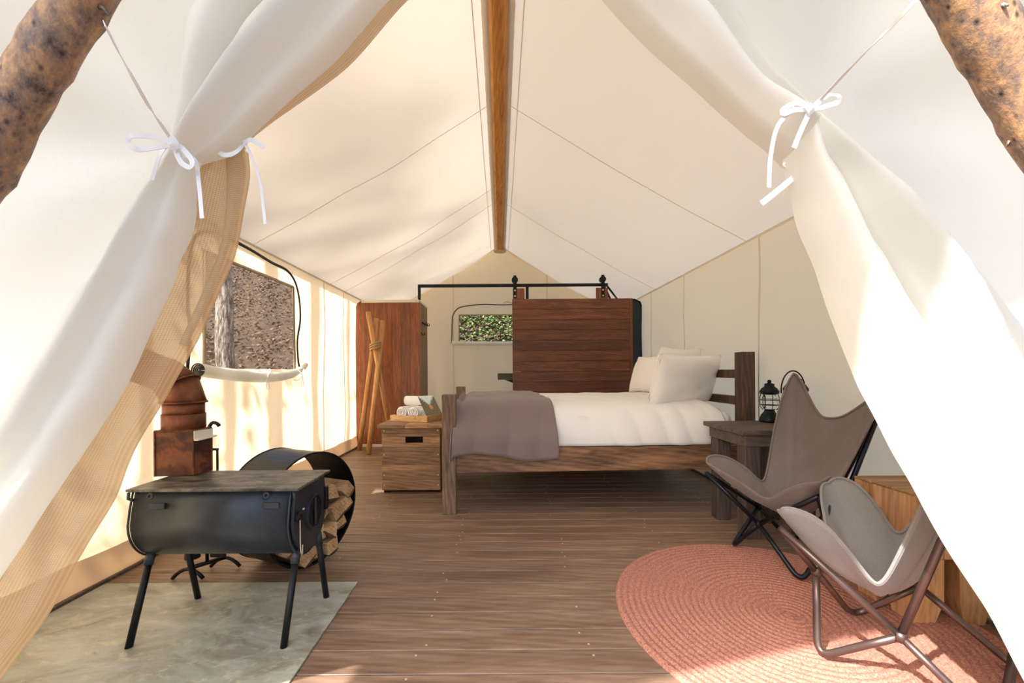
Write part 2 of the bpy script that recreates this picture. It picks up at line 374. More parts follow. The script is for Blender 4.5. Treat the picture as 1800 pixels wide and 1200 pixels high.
# deck floor: every board its own part, on dark joists
floor = tag(box('floor', (-2.0, .25, -.16), (2.0, 7.3, -.032), 'dark_void', None, 0), kind='structure')
BW = .1203
v, f = boxvf((-2.0, 0, -.03), (2.0, BW-.004, 0), .0025)
first = None; y = 1.399-9*BW
while y < 7.2:
    if first is None: first = mesh('plank', [p+Vector((0, y, 0)) for p in v], f, 'floor_wood', floor); w0 = WORLD[first.name].copy(); y0 = y
    else: again(first, w0+Vector((0, y-y0, 0)), floor)
    y += BW
sp = []
for j in range(44):
    for xx in (-1.5, -.95, -.33, .27, .85, 1.45):
        yy = 1.399-9*BW+BW*(j+.5)
        for q in ((-.03, .03) if random.random() < .15 else (random.choice((-.03, .03)),) if random.random() < .6 else ()): sp.append(lathevf([(.0045, -.001), (.0045, .0012)], (xx+random.uniform(-.02, .02)+j*.004, yy+q+random.uniform(-.006, .006), 0), 6))
v, f = join(sp); tag(mesh('deck_screws', v, f, 'screw_head', floor), kind='stuff')

# left wall with a screened window, right wall, back wall with a window
WL = dict(y0=2.74, y1=3.95, z0=1.03, z1=1.81)
def span(a, b, n, *must):
    L = sorted(set([round(q, 4) for q in frange(a, b, n)]) | set(must)); return L
ys = span(YF, YB, 110, WL['y0'], WL['y1']); zs = span(0, ZE, 26, WL['z0'], WL['z1'])
def leftx(y, z):
    k = min(1, max(0, (1.98-z)/.5))*min(1, z/.25+.2)
    return -XW + k*(.016*math.sin(y*9.5+nz(y, z*.6)*3)*max(.25, 1-z/1.7) + .02*nz(y*1.4, z*1.3, 3) + .01*nz(y*4, z*2.2, 8))
rows = [[Vector((leftx(y, z), y, z)) for y in ys] for z in zs]
hole = lambda i, j: WL['y0']-1e-6 <= ys[i] and ys[i+1] <= WL['y1']+1e-6 and WL['z0']-1e-6 <= zs[j] and zs[j+1] <= WL['z1']+1e-6
wall_left = tag(gridmesh('wall_left', rows, 'canvas_wall', None, None, hole), kind='structure')
def seam(name, pts, parent, w=.02, mat='seam_thread', side=None, n=20): return ribbon(name, pts, w, mat, parent, n, .003, side)
for yy in (4.62, 5.2): seam('seam', [(leftx(yy, z)+.004, yy, z) for z in frange(.02, 1.99, 12)], wall_left, .014, side=(0, 1, 0))
ys2 = frange(YF, YB, 90); zs2 = frange(0, ZE, 20)
def rightx(y, z):
    k = min(1, max(0, (1.98-z)/.5))*min(1, z/.25+.2); return XW - k*(.018*nz(y*1.2, z*1.3, 13) + .008*nz(y*3.5, z*2, 18))
rows = [[Vector((rightx(y, z), y, z)) for y in ys2] for z in zs2]
wall_right = tag(gridmesh('wall_right', rows, 'canvas_wall'), kind='structure')
for yy in (3.14, 4.43, 5.4): seam('seam', [(rightx(yy, z)-.004, yy, z) for z in frange(.02, 1.99, 12)], wall_right, .014, side=(0, 1, 0))
WB = dict(x0=-.70, x1=.62, z0=1.505, z1=1.96)
xs = span(-XW, XW, 78, WB['x0'], WB['x1'], 0.0); zs = span(0, ZE, 26, WB['z0'], WB['z1'])
def backy(x, z): return YB - .05*math.sin(x*13+nz(x*2, z*.5)*4)*max(0, 1.35-z)*.7 - .03*nz(x*1.6, z*1.3, 5)
rows = [[Vector((x, backy(x, z), z)) for x in xs] for z in zs]
for k in range(1, 9): rows.append([Vector((x, backy(x, ZE), ZE+(roofz(x)-ZE)*k/8)) for x in xs])
hole = lambda i, j: j+1 < len(zs) and WB['x0']-1e-6 <= xs[i] and xs[i+1] <= WB['x1']+1e-6 and WB['z0']-1e-6 <= zs[j] and zs[j+1] <= WB['z1']+1e-6
wall_back = tag(gridmesh('wall_back', rows, 'canvas_wall', None, None, hole), kind='structure')
for xx in (-.80, .80): seam('seam', [(xx, backy(xx, min(z, ZE))-.004, z) for z in frange(.02, roofz(xx)-.02, 14)], wall_back, .022, side=(1, 0, 0))

# roof slopes
ceiling = thing('ceiling', (0, 4, ZE), kind='structure')
def roofpt(sgn, s_, y):
    x = sgn*XW*s_; z = ZR-(ZR-ZE)*s_
    sag = .05*math.sin(PI*s_)*(1-.35*math.cos(2*PI*(y-3.3)/1.9))
    fold = .012*nz(y*2.0+s_*1.7, s_*2.0, 2+sgn)*math.sin(PI*min(1, s_*1.02)) + .01*math.sin(9*(y-1.6*s_))*math.sin(PI*s_)**2*(1 if sgn < 0 else .35)
    return Vector((x, y, z-sag+fold))
for sgn in (-1, 1):
    rows = [[roofpt(sgn, s_, y) for y in frange(YF-.05, YB, 110)] for s_ in frange(0, 1, 26)]
    sl_ = gridmesh('roof_slope', rows, 'canvas_roof', ceiling)
    for yy in ((3.3, 4.8, 5.25) if sgn < 0 else (3.3, 5.25)):
        seam('seam', [roofpt(sgn, s_, yy)-Vector((0, 0, .003)) for s_ in frange(.04, .995, 14)], sl_, .004, 'canvas_roof', (0, 1, 0))
    seam('seam', [roofpt(sgn, .075, yy)-Vector((0, 0, .003)) for yy in frange(YF, YB, 10)], sl_, .006, 'canvas_roof', (1, 0, -.58*sgn), 30)
    seam('seam', [Vector((sgn*(XW-.004), yy, ZE-.004)) for yy in frange(YF, YB, 10)], sl_, .02, 'seam_thread', (0, 0, 1), 30)
    seam('seam', [Vector((sgn*XW*s_, YB-.035, ZR-(ZR-ZE)*s_-.012)) for s_ in frange(.03, 1, 8)], sl_, .012, 'seam_thread', (0, 0, 1), 16)

# rain fly above the tent and out over the entrance
rows = []
for s_ in frange(-1.07, 1.07, 23):
    rows.append([Vector((XW*s_, y, ZR+.17-(ZR-ZE)*abs(s_)-.04*math.sin(PI*min(1, abs(s_)/1.07)))) for y in frange(-.17, 7.6, 20)])
tag(gridmesh('rain_fly', rows, 'canvas_fly'), kind='structure')

# canvas skirt and bottom strips of the side walls
def strip_wall(name, sgn):
    fx = leftx if sgn < 0 else rightx
    rows = [[Vector((fx(y, z)-sgn*.012-sgn*.01*(1-z/.15), y, z)) for y in frange(YF, YB-.02, 60)] for z in (.012, .05, .1, .15)]
    o = tag(gridmesh(name, rows, 'canvas_sod'), kind='structure')
    box('bottom_batten', (sgn*1.905-.012, YF, 0), (sgn*1.905+.012, YB-.02, .016), 'table_wood_x', o, .002); return o
strip_wall('baseboard_left', -1); strip_wall('baseboard_right', 1)

# ------------------------------------------------------------------ window_1: left wall
w1 = thing('window_1', (-XW, 3.3, 1.0), kind='structure')
yy = frange(WL['y0'], WL['y1'], 30); zz = frange(WL['z0'], WL['z1'], 16)
rows = [[Vector((-XW-.006+.02*nz(y*1.7, z*2, 4), y, z)) for y in yy] for z in zz]
gridmesh('mesh_screen', rows, 'mesh_window', w1, [(y, z) for z in zz for y in yy])
e = .012
tube('screen_binding', [(-XW+.008, WL['y0'], WL['z0']), (-XW+.008, WL['y0']+.02, WL['z1']-.02), (-XW+.008, WL['y1']-.02, WL['z1']-.02), (-XW+.008, WL['y1'], WL['z0'])], .011, 'window_binding', w1, 6)
zp = [(2.60, 1.02), (2.62, 1.25), (2.60, 1.45), (2.61, 1.7), (2.68, 1.88), (2.86, 1.945), (3.2, 1.95), (3.55, 1.925), (3.80, 1.92), (3.95, 1.85), (4.03, 1.7), (4.05, 1.5), (4.0, 1.3), (4.02, 1.1), (4.05, 1.03)]
tube('zipper', [(leftx(a, b)+.012, a, b) for a, b in zp],   .0125, 'zipper_black', w1, 6, n=80, flat=.6)
roll = smoothpts([(-XW+.055, 2.63, 1.02), (-XW+.06, 2.85, .995), (-XW+.065, 3.3, .965), (-XW+.065, 3.7, .975), (-XW+.05, 3.98, 1.03), (-XW+.035, 4.12, 1.075)], 40)
v, f = tubevf(roll, [.042-.020*(i/39)**3+.003*nz(i*.5, 3) for i in range(40)], 12); rl = mesh('rolled_flap', v, f, 'canvas_front', w1, True)
for r_ in (.039, .029, .019, .009): tube('roll_edge', [(-XW+.055+r_*math.cos(a), 2.626-.002*r_/.01, 1.02+r_*math.sin(a)) for a in frange(0, 2*PI*.97, 20)], .0045, 'zipper_black', rl, 6)
for yq in (3.28, 3.86):
    tube('roll_tie', [(-XW+.065+.047*math.cos(a), yq, .975+.047*math.sin(a)) for a in frange(0, 2*PI*.97, 18)], .0035, 'ribbon_white', rl, 5)
    ribbon('tie_loop', [(-XW+.115, yq, .975), (-XW+.118, yq+.03, 1.03), (-XW+.118, yq+.05, 1.02), (-XW+.115, yq+.01, .965), (-XW+.118, yq-.005, .88), (-XW+.118, yq+.03, .88), (-XW+.115, yq+.005, .97)], .006, 'ribbon_white', rl, 24)
# window_2: back wall
w2 = thing('window_2', (0, YB, 1.5), kind='structure')
tube('screen_binding', [(a, YB-.035, b) for a, b in ((-.70, 1.5), (-.70, 1.955), (.62, 1.955), (.62, 1.5))], .012, 'window_binding', w2, 6)
zp = [(-.83, 1.47), (-.82, 1.6), (-.815, 1.8), (-.80, 1.95), (-.72, 2.06), (-.6, 2.10), (-.3, 2.13), (0, 2.12), (.3, 2.12), (.6, 2.10), (.72, 2.02), (.76, 1.8), (.76, 1.5)]
tube('zipper', [(a, YB-.05, b) for a, b in zp], .009, 'zipper_black', w2, 6, n=70)
v, f = tubevf(smoothpts([(-.82, YB-.07, 1.475), (-.4, YB-.075, 1.47), (.1, YB-.075, 1.465), (.76, YB-.07, 1.48)], 30), .034, 10); mesh('rolled_flap', v, f, 'canvas_front', w2, True)
tube('tie_tail', [(-.40, YB-.12, 1.44), (-.39, YB-.12, 1.40), (-.36, YB-.12, 1.345)], .004, 'seam_thread', w2, 5)
tube('hook_wire', [(.30, YB-.06, 2.12), (.1, YB-.06, 2.17), (.06, YB-.06, 2.14)], .004, 'zipper_black', w2, 5)

# ridge beam
beam = thing('ridge_beam', (0, 4, 2.99), 'long honey coloured timber ridge beam under the peak of the tent roof', 'beam')
v, f = boxvf((-.056, .2, 3.0), (.056, 7.0, 3.11), .02); mesh('timber', v, f, 'beam_wood', beam)
for sx_ in (-1, 1):
    pts = smoothpts([(sx_*.075, y, 3.055+.006*math.sin(y*30)) for y in frange(YF, 7.05, 50)], 160)
    v, f = tubevf([p+Vector((.004*nz(p.y*20, sx_), 0, .008*nz(p.y*16, 5))) for p in pts], .022, 7); mesh('canvas_sleeve', v, f, 'canvas_roof', beam, True)
v, f = lathevf([(.06, 2.985), (.1, 2.99), (.11, 3.02), (.09, 3.06)], (0, 7.06, 0), 14); mesh('end_collar', v, f, 'canvas_sod', beam, True)

# ------------------------------------------------------------------ front: fixed panels, tied-back flaps, screens, log poles
def pw(x, tab):
    for (a, b), (c_, d_) in zip(tab, tab[1:]):
        if x <= c_: return b+(d_-b)*(x-a)/(c_-a)
    return tab[-1][1]
def front_panel(name, sgn, knot):
    """front wall beside the entrance: taut canvas with soft folds that run from the tie point"""
    rows = []; zsn = frange(-.05, 1, 60)
    for tz in zsn:
        r = []
        for u in frange(0, 1, 60):
            # inner edge of the panel: from ridge down to the tie, then out to the wall foot
            zmax = 2.95
            z = tz*zmax if tz > 0 else tz
            xin = pw(z, ((1.5, .80), (1.65, .70), (1.9, .44), (2.3, .2), (2.95, .0))) if z > 1.5 else (.80+.75*((1.5-z)/1.5)**1.15)
            x = xin+(XW-xin)*u
            z2 = min(z, roofz(x)-.02)
            ang = math.atan2(z2-knot[1], x-knot[0]); rad = math.hypot(z2-knot[1], x-knot[0])
            fold = (.5*math.sin(ang*7+.6)+.5*math.sin(ang*4.1+2+sgn))*.035*min(1, rad/.35)*math.exp(-rad*.35)
            r.append(Vector((sgn*x, YF+.03+fold+.03*nz(x*1.5, z2*1.5, 4+sgn)+(.0)*u, z2)))
        rows.append(r)
    return tag(gridmesh(name, rows, 'canvas_front'), kind='structure')
front_panel('wall_front_left', -1, (.78, 1.56)); front_panel('wall_front_right', 1, (.76, 1.63))

def loft(name, A, B, d, mat, parent, bulge=.05, folds=(), n=50, m=18, curl=.05, uv=True, dA=0, dB=0):
    """cloth strip hung between two measured edges A, B (lists of photo points) at depth d"""
    a = smoothpts([P(x, y, d+dA) for x, y in A], n); b = smoothpts([P(x, y, d+dB) for x, y in B], n)
    rows = []; uvs = []; run = 0
    for j in range(n):
        r = []; L = (b[j]-a[j]).length; run += ((a[j]+b[j])/2-(a[j-1]+b[j-1])/2).length if j else 0
        for i in range(m):
            q = i/(m-1); p = a[j].lerp(b[j], q)
            off = -bulge*math.sin(PI*q)*min(1, L/.12)
            for (fq, amp, ph) in folds: off += amp*math.sin(fq*PI*q+ph+.8*nz(j*.12, fq))*min(1, L/.12)
            edge = max(0, 1-q/.12)**2+max(0, 1-(1-q)/.12)**2
            off += curl*edge*min(1, L/.1)
            off += .006*nz(p.x*9, p.z*3, d*7)
            r.append(p+Vector((0, off, 0))); uvs.append((q*.22, run))
        rows.append(r)
    return gridmesh(name, rows, mat, parent, uvs if uv else None)

# left flap
fl = thing('door_flap', P(250, 650, 1.0), 'white canvas door flap tied back with a bow on the left, above the stove', 'tent flap', 'tied back door flaps')
loft('upper_drape', [(905, -800), (840, -560), (700, -260), (560, -110), (443, 0), (393, 70), (360, 135), (335, 185), (309, 232), (303, 262)],
     [(905, -800), (880, -560), (810, -260), (730, -90), (655, 0), (600, 55), (500, 150), (400, 243), (366, 262), (340, 278)], 1.0, 'canvas_front', fl, .045, ((3, .016, .3),), 60, 24, .05)
loft('fold_drape', [(880, -800), (780, -560), (560, -260), (420, -110), (330, 0), (318, 70), (310, 135), (306, 185), (300, 232), (296, 258)],
     [(905, -800), (850, -560), (720, -260), (580, -110), (463, 0), (413, 70), (375, 135), (348, 185), (320, 232), (312, 262)], 1.03, 'canvas_front', fl, .03, ((2, .01, 1),), 60, 16, .03)
loft('lower_drape', [(303, 254), (284, 290), (252, 335), (213, 400), (133, 510), (67, 600), (0, 700), (-110, 860), (-260, 1080), (-380, 1290)],
     [(342, 272), (334, 292), (326, 330), (313, 400), (293, 443), (277, 493), (240, 573), (187, 683), (113, 800), (0, 960), (-110, 1130), (-230, 1310)], .99, 'canvas_front', fl, .05, ((3, .014, 1.2), (7, .004, 0)), 70, 26, .06)
# left screen
sc = thing('screen_curtain', P(330, 650, 1.1), 'tan woven mesh screen curtain gathered behind the left white door flap', 'curtain')
loft('upper_drape', [(905, -760), (880, -560), (800, -260), (720, -90), (645, 0), (590, 55), (490, 150), (392, 245), (380, 262)],
     [(905, -760), (890, -560), (850, -260), (780, -80), (703, 0), (600, 109), (483, 200), (434, 240), (424, 262)], 1.09, 'mesh_tan', sc, .03, ((3, .008, 0),), 60, 16, .03)
loft('lower_drape', [(352, 262), (328, 300), (310, 360), (300, 410), (280, 470), (250, 540), (215, 610), (165, 690), (95, 800), (-10, 950), (-120, 1130), (-210, 1300)],
     [(424, 252), (428, 300), (414, 370), (405, 410), (390, 457), (357, 530), (320, 607), (273, 693), (207, 810), (167, 893), (110, 987), (63, 1077), (0, 1160), (-90, 1290)], 1.10, 'mesh_tan', sc, .05, ((3, .012, .5), (5, .006, 1)), 80, 24, .05)
loft('side_fold', [(395, 262), (398, 300), (398, 340), (396, 380), (384, 440), (350, 520), (312, 600)], [(424, 252), (430, 300), (420, 360), (408, 412), (393, 455), (362, 530), (326, 605)], 1.07, 'mesh_tan', sc, .02, (), 30, 8, .02)
# right flap
fr = thing('door_flap', P(1600, 650, .98), 'white canvas door flap tied back on the right, sunlit beside the grey butterfly chairs', 'tent flap', 'tied back door flaps')
loft('upper_drape', [(870, -800), (895, -560), (960, -260), (1030, -100), (1105, 0), (1200, 97), (1323, 207), (1370, 246), (1405, 279)],
     [(870, -800), (935, -560), (1040, -260), (1130, -110), (1236, 5), (1285, 70), (1333, 130), (1380, 165), (1424, 194)], .99, 'canvas_front', fr, .045, ((2, .012, .6),), 60, 22, .05)
loft('fold_drape', [(875, -800), (930, -560), (1030, -260), (1110, -110), (1200, 0), (1270, 70), (1325, 130), (1375, 165), (1420, 196)],
     [(900, -800), (990, -560), (1130, -260), (1220, -110), (1290, 0), (1330, 70), (1370, 130), (1405, 165), (1438, 200)], 1.02, 'canvas_front', fr, .035, ((2, .012, .2),), 50, 16, .03)
loft('lower_drape', [(1403, 262), (1408, 290), (1425, 350), (1440, 405), (1467, 475), (1493, 550), (1530, 640), (1550, 693), (1577, 747), (1603, 797), (1633, 850), (1673, 923), (1710, 987), (1750, 1053), (1800, 1135), (1880, 1290)],
     [(1430, 200), (1452, 265), (1486, 320), (1522, 400), (1556, 455), (1590, 513), (1613, 552), (1640, 598), (1667, 647), (1698, 720), (1732, 797), (1790, 900), (1850, 1000), (1900, 1080), (1960, 1180), (2030, 1310)], .98, 'canvas_front', fr, .05, ((3, .014, .9), (6, .004, 0)), 80, 26, .05)
loft('outer_drape', [(1424, 205), (1446, 262), (1480, 310), (1515, 390), (1560, 460), (1600, 520), (1650, 610), (1700, 720), (1750, 820), (1850, 1000), (2000, 1300)],
     [(1440, 200), (1490, 250), (1570, 330), (1650, 415), (1735, 522), (1800, 600), (1880, 700), (1960, 820), (2040, 950), (2140, 1120), (2240, 1310)], 1.02, 'canvas_front', fr, .05, ((2, .02, .2),), 60, 22, .05)
sr = thing('screen_curtain', P(1600, 650, 1.08), 'edge of a tan mesh screen curtain behind the right white door flap', 'curtain')
loft('upper_drape', [(895, -760), (920, -560), (985, -260), (1050, -100), (1120, -5), (1210, 92), (1322, 204), (1345, 240), (1404, 281)],
     [(905, -760), (960, -560), (1060, -260), (1150, -110), (1256, 5), (1305, 70), (1353, 130), (1395, 170), (1440, 200)], 1.06, 'mesh_tan', sr, .0, (), 40, 8, .0)
loft('lower_drape', [(1404, 281), (1430, 350), (1445, 405), (1472, 475), (1498, 550), (1533, 640), (1556, 693), (1580, 747), (1606, 797), (1636, 850), (1674, 923), (1709, 987), (1746, 1056), (1780, 1140), (1845, 1300)],
     [(1450, 265), (1486, 320), (1522, 400), (1556, 455), (1590, 513), (1613, 552), (1640, 598), (1667, 647), (1698, 720), (1732, 797), (1790, 900), (1850, 1000), (1900, 1080), (1960, 1180), (2030, 1310)], 1.06, 'mesh_tan', sr, .01, (), 50, 10, .0)

# ribbons and bows
def tie_ribbon(label, parts):
    t = thing('tie_ribbon', parts[0][1][-1], label, 'ribbon', 'ribbons tying back the entrance')
    for nm, pts, w in parts: ribbon(nm, pts, w, 'ribbon_white', t, 36)
    return t
D = .93
tie_ribbon('white ribbon from the left log pole to a bow on the canvas flap', [
    ('strap', [P(187, 36, .70), P(225, 110, .78), P(268, 188, .86), P(280, 205, .885), P(303, 240, D)], .011),
    ('bow_loop', [P(305, 246, D), P(270, 236, D), P(234, 234, D-.02), P(228, 247, D-.02), P(245, 258, D-.02), P(280, 254, D), P(306, 250, D)], .012),
    ('bow_loop', [P(306, 246, D), P(322, 256, D-.01), P(340, 278, D-.02), P(336, 290, D-.02), P(320, 280, D-.01), P(308, 252, D)], .011),
    ('knot', [P(300, 238, D-.015), P(307, 246, D-.02), P(312, 258, D-.015)], .02),
    ('tail', [P(326, 268, D), P(346, 280, D), P(352, 320, D), P(357, 380, D)], .009),
    ('tail', [P(296, 252, D+.01), P(282, 272, D-.01), P(270, 312, D-.005)], .009)])
tie_ribbon('white ribbon knotted round the tan mesh screen curtain', [
    ('band', [P(378, 254, 1.035), P(390, 266, 1.02), P(404, 269, 1.01), P(420, 262, 1.02), P(434, 247, 1.05)], .011),
    ('tail', [P(430, 248, 1.03), P(445, 243, 1.02), P(467, 256, 1.02)], .011),
    ('tail', [P(433, 248, 1.03), P(448, 280, 1.025), P(460, 320, 1.03), P(468, 391, 1.03)], .007)])
tie_ribbon('white ribbon from the right log pole to a bow on the canvas flap', [
    ('strap', [P(1614, 6, .70), P(1560, 62, .77), P(1500, 122, .85), P(1447, 178, D)], .007),
    ('bow_loop', [P(1428, 194, D), P(1402, 185, D), P(1380, 196, D-.02), P(1380, 204, D-.02), P(1400, 197, D-.02), P(1427, 197, D)], .011),
    ('bow_loop', [P(1430, 194, D), P(1455, 174, D), P(1476, 172, D-.02), P(1476, 183, D-.02), P(1455, 191, D-.02), P(1431, 197, D)], .011),
    ('knot', [P(1422, 186, D-.015), P(1428, 195, D-.02), P(1430, 204, D-.015)], .018),
    ('tail', [P(1400, 193, D-.01), P(1370, 225, D-.02), P(1357, 280, D-.02), P(1354, 333, D-.02)], .009),
    ('tail', [P(1426, 200, D-.01), P(1410, 235, D-.02), P(1398, 264, D-.02)], .011)])
tie_ribbon('white ribbon end sticking out behind the right canvas flap', [
    ('tail', [P(1420, 300, 1.03), P(1404, 310, 1.02), P(1372, 336, 1.0), P(1340, 361, .99)], .014),
    ('bow_loop', [P(1408, 284, 1.04), P(1388, 286, 1.03), P(1380, 293, 1.02), P(1392, 299, 1.03), P(1408, 294, 1.04)], .006)])

# A-frame log poles in front of the entrance
def pole(label, pa, pb, r):
    pts = smoothpts([pa, pa.lerp(pb, .33)+Vector((.008, 0, .004)), pa.lerp(pb, .66)-Vector((.006, 0, 0)), pb], 90)
    v, f = tubevf(pts, r, 26); ax = (pb-pa).normalized(); o = []
    for i, p in enumerate(v):
        c = pts[min(i//26, 89)]; n_ = (p-c).normalized(); h = .007*nz(p.x*14, p.y*14, p.z*9)+.004*nz(p.x*45, p.y*45, p.z*30); o.append(p+n_*h)
    t = thing('log_pole', pb, label, 'pole', 'log poles at the entrance'); mesh('trunk', o, f, 'pine_pole', t, True)
    rr = random.Random(len(label)); ln = (pb-pa).length
    for _ in range(16):
        q = rr.uniform(.2, .95); c = pa.lerp(pb, q); a = rr.uniform(0, 2*PI); u = ax.orthogonal().normalized(); w = ax.cross(u); n_ = u*math.cos(a)+w*math.sin(a)
        v, f = tubevf([c+n_*(r-.006), c+n_*(r+.004), c+n_*(r+.008+rr.uniform(0, .014))+ax*.006], [.005, .0035, .0015], 6); mesh('knot_stub', v, f, 'tree_bark', t, True)
    return t
dp = .75
pole('thick mottled pine log pole leaning in from the left of the entrance', Vector((.09, dp, 3.02)), P(-300, 740, dp), .040)
pole('thick pine log pole in patchy sunlight at the right of the entrance', Vector((.01, dp-.02, 3.04)), P(2138, 760, dp), .043)

# ------------------------------------------------------------------ hearth board, stove, pipe
hearth = box('hearth_board', (-1.885, .9, 0), (-.685, 2.008, .006), 'hearth_board', None, .002)
tag(hearth, 'worn grey green hearth sheet on the deck under the black stove', 'floor mat')

stove = thing('wood_stove', (-1.08, 1.72, 0), 'black camp wood stove with flat top, round belly and four tube legs', 'stove')
sx0, sx1, yc, zc, sr_ = -1.375, -.79, 1.722, .438, .16
prof = [(yc-.136, .558), (yc-.150, .50)] + [(yc-sr_*math.cos(a), zc-sr_*math.sin(a)) for a in frange(0, PI, 24)] + [(yc+.150, .50), (yc+.136, .558)]
v, f = sweep([(sx0, a, b) for a, b in prof], (sx1-sx0, 0, 0)); n_ = len(prof)
body = mesh('body', v, f, 'stove_steel', stove)
for p in body.data.polygons: p.use_smooth = len(p.vertices) == 4
for xx, nm in ((sx0-.003, 'end_rim'), (sx1+.003, 'end_rim')):
    pts = [(xx, yc+(a-yc)*1.03, zc+(b-zc)*1.02) for a, b in prof]; v, f = tubevf(pts, .004, 6); mesh(nm, v, f, 'stove_steel', stove, True)
end = mesh('door', *sweep([(sx1+.004, yc+(a-yc)*.93, zc+(b-zc)*.95+.002) for a, b in prof], (.010, 0, 0)), 'stove_steel', stove)
xe = sx1+.014
def ringx(name, c, r0, r1, x0, x1, mat, par, seg=28):
    o0 = []
    for xx, rr in ((x0, r0), (x0, r1), (x1, r1), (x1, r0)): o0 += [Vector((xx, c[0]+rr*math.cos(2*PI*k/seg), c[1]+rr*math.sin(2*PI*k/seg))) for k in range(seg)]
    ff = [(q*seg+k, q*seg+(k+1) % seg, ((q+1) % 4)*seg+(k+1) % seg, ((q+1) % 4)*seg+k) for q in range(4) for k in range(seg)]
    return mesh(name, o0, ff, mat, par)
vent = ringx('draft_vent', (yc+.02, .43), .0, .066, xe, xe+.006, 'iron_black', end)
ringx('vent_ring', (yc+.02, .43), .062, .070, xe, xe+.010, 'stove_steel', vent)
box('vent_bar', (xe+.006, yc+.012, .375), (xe+.013, yc+.028, .485), 'stove_steel', vent, .003)
for a in (.55, 2.1, 3.7, 5.2): box('vent_slot', (xe+.0055, yc+.02+.042*math.cos(a)-.006, .43+.042*math.sin(a)-.018), (xe+.0075, yc+.02+.042*math.cos(a)+.006, .43+.042*math.sin(a)+.018), 'dark_void', vent, .002)
lathe('door_knob', [(.004, 0), (.006, .004), (.003, .008)], (xe+.004, yc-.075, .465), 'bolt_steel', end, 10)
box('hinge', (xe-.004, yc+.125, .40), (xe+.012, yc+.150, .50), 'iron_black', end, .004)
box('latch', (xe-.004, yc-.135, .44), (xe+.016, yc-.105, .47), 'iron_black', end, .004)
tube('latch_chain', [(xe+.012, yc-.12, .45), (xe+.013, yc-.122, .40), (xe+.012, yc-.118, .34), (xe+.012, yc-.106, .30), (xe+.012, yc-.10, .34)], .0025, 'bolt_steel', end, 5, n=30)
plate = box('top_plate', (-1.400, 1.572, .558), (-.757, 1.872, .569), 'stove_top', stove, .002)
for xx in (-1.30, -.87): ringhook = tube('tray_socket', [(xx, 1.585+.0, .546+.009*math.sin(a)) if False else (xx+.009*math.cos(a), 1.565, .546+.009*math.sin(a)) for a in frange(0, 2*PI, 14)[:-1]], .004, 'stove_steel', stove, 6, True)
for xx in (-1.31, -.885): box('bracket', (xx, 1.566, .495), (xx+.06, 1.576, .518), 'stove_steel', stove, .002)
for xx in (-1.392, -.775): tube('plate_clip', [(xx, 1.578, .556), (xx+.004, 1.572, .535), (xx+.012, 1.585, .525)], .006, 'stove_steel', stove, 6)
for (xt, xb, yt, yb) in ((-1.362, -1.359, 1.645, 1.535), (-.797, -.793, 1.645, 1.53), (-1.352, -1.346, 1.80, 1.872), (-.785, -.778, 1.80, 1.872)):
    lg = tube('leg', [(xt, yt, .315), (xb, yb, 0)], .0125, 'iron_black', stove, 12)
    q = Vector((xt, yt, .315)).lerp(Vector((xb, yb, 0)), .16); tube('leg_socket', [(xt, yt, .318), q], .0165, 'stove_steel', lg, 12)

wbx = thing('flue_box', (-1.36, 1.84, .569), 'rusty square steel flue box standing on the stove top', 'stove box')
poly = [(-1.440, 1.757), (-1.298, 1.783), (-1.276, 1.862), (-1.420, 1.868)]
v, f = prismvf(poly, .571, .757); bx_ = mesh('body', v, f, 'rust', wbx)
v, f = prismvf([(a*1.0+(-1.36)*.0+(a+1.36)*.03, b+(b-1.83)*.03) for a, b in poly], .752, .763); mesh('lid_rim', v, f, 'rust', wbx)
for (a, b) in poly[:3]: box('corner_bead', (a-.004, b-.004, .571), (a+.004, b+.004, .76), 'rust', wbx, .002)
v, f = sweep([(-1.294, 1.779, .72), (-1.272, 1.862, .72), (-1.272, 1.862, .757), (-1.294, 1.779, .757)], (.004, -.002, 0)); mesh('pale_plate', v, f, 'trim_white', wbx)
v, f = sweep([(-1.290, 1.775, .716), (-1.266, 1.862, .722), (-1.266, 1.862, .728), (-1.290, 1.775, .722)], (.018, -.003, 0)); mesh('pale_ledge', v, f, 'trim_white', wbx)

pipe = thing('stove_pipe', (-1.375, 1.83, .76), 'rust brown segmented stovepipe elbow rising from the flue box to the wall', 'stovepipe')
pc = Vector((-1.372, 1.83, .764)); R_ = .078
def seg_pipe(name, a, b, na, nb, r0, r1, mat='pipe_rust'):
    v = []
    for c, nn, r in ((a, na, r0), (b, nb, r1)):
        nn = Vector(nn).normalized(); u = Vector((0, 1, 0)); w = nn.cross(u).normalized()
        v += [c+u*math.cos(2*PI*k/28)*r+w*math.sin(2*PI*k/28)*r for k in range(28)]
    f = [(k, (k+1) % 28, 28+(k+1) % 28, 28+k) for k in range(28)] + [tuple(range(27, -1, -1)), tuple(range(28, 56))]
    o = mesh(name, v, f, mat, pipe, False)
    for p in o.data.polygons: p.use_smooth = len(p.vertices) == 4
    return o
up = Vector((0, 0, 1)); a0 = pc
def dirn(deg): a = math.radians(deg); return Vector((-math.sin(a), 0, math.cos(a)))
a1 = a0+up*.062; seg_pipe('collar', a0, a1, up, up, .080, .080)
a2 = a1+up*.05; seg_pipe('pipe_section', a1-up*.002, a2, up, up, .076, .076)
cur = a2; ang = 0
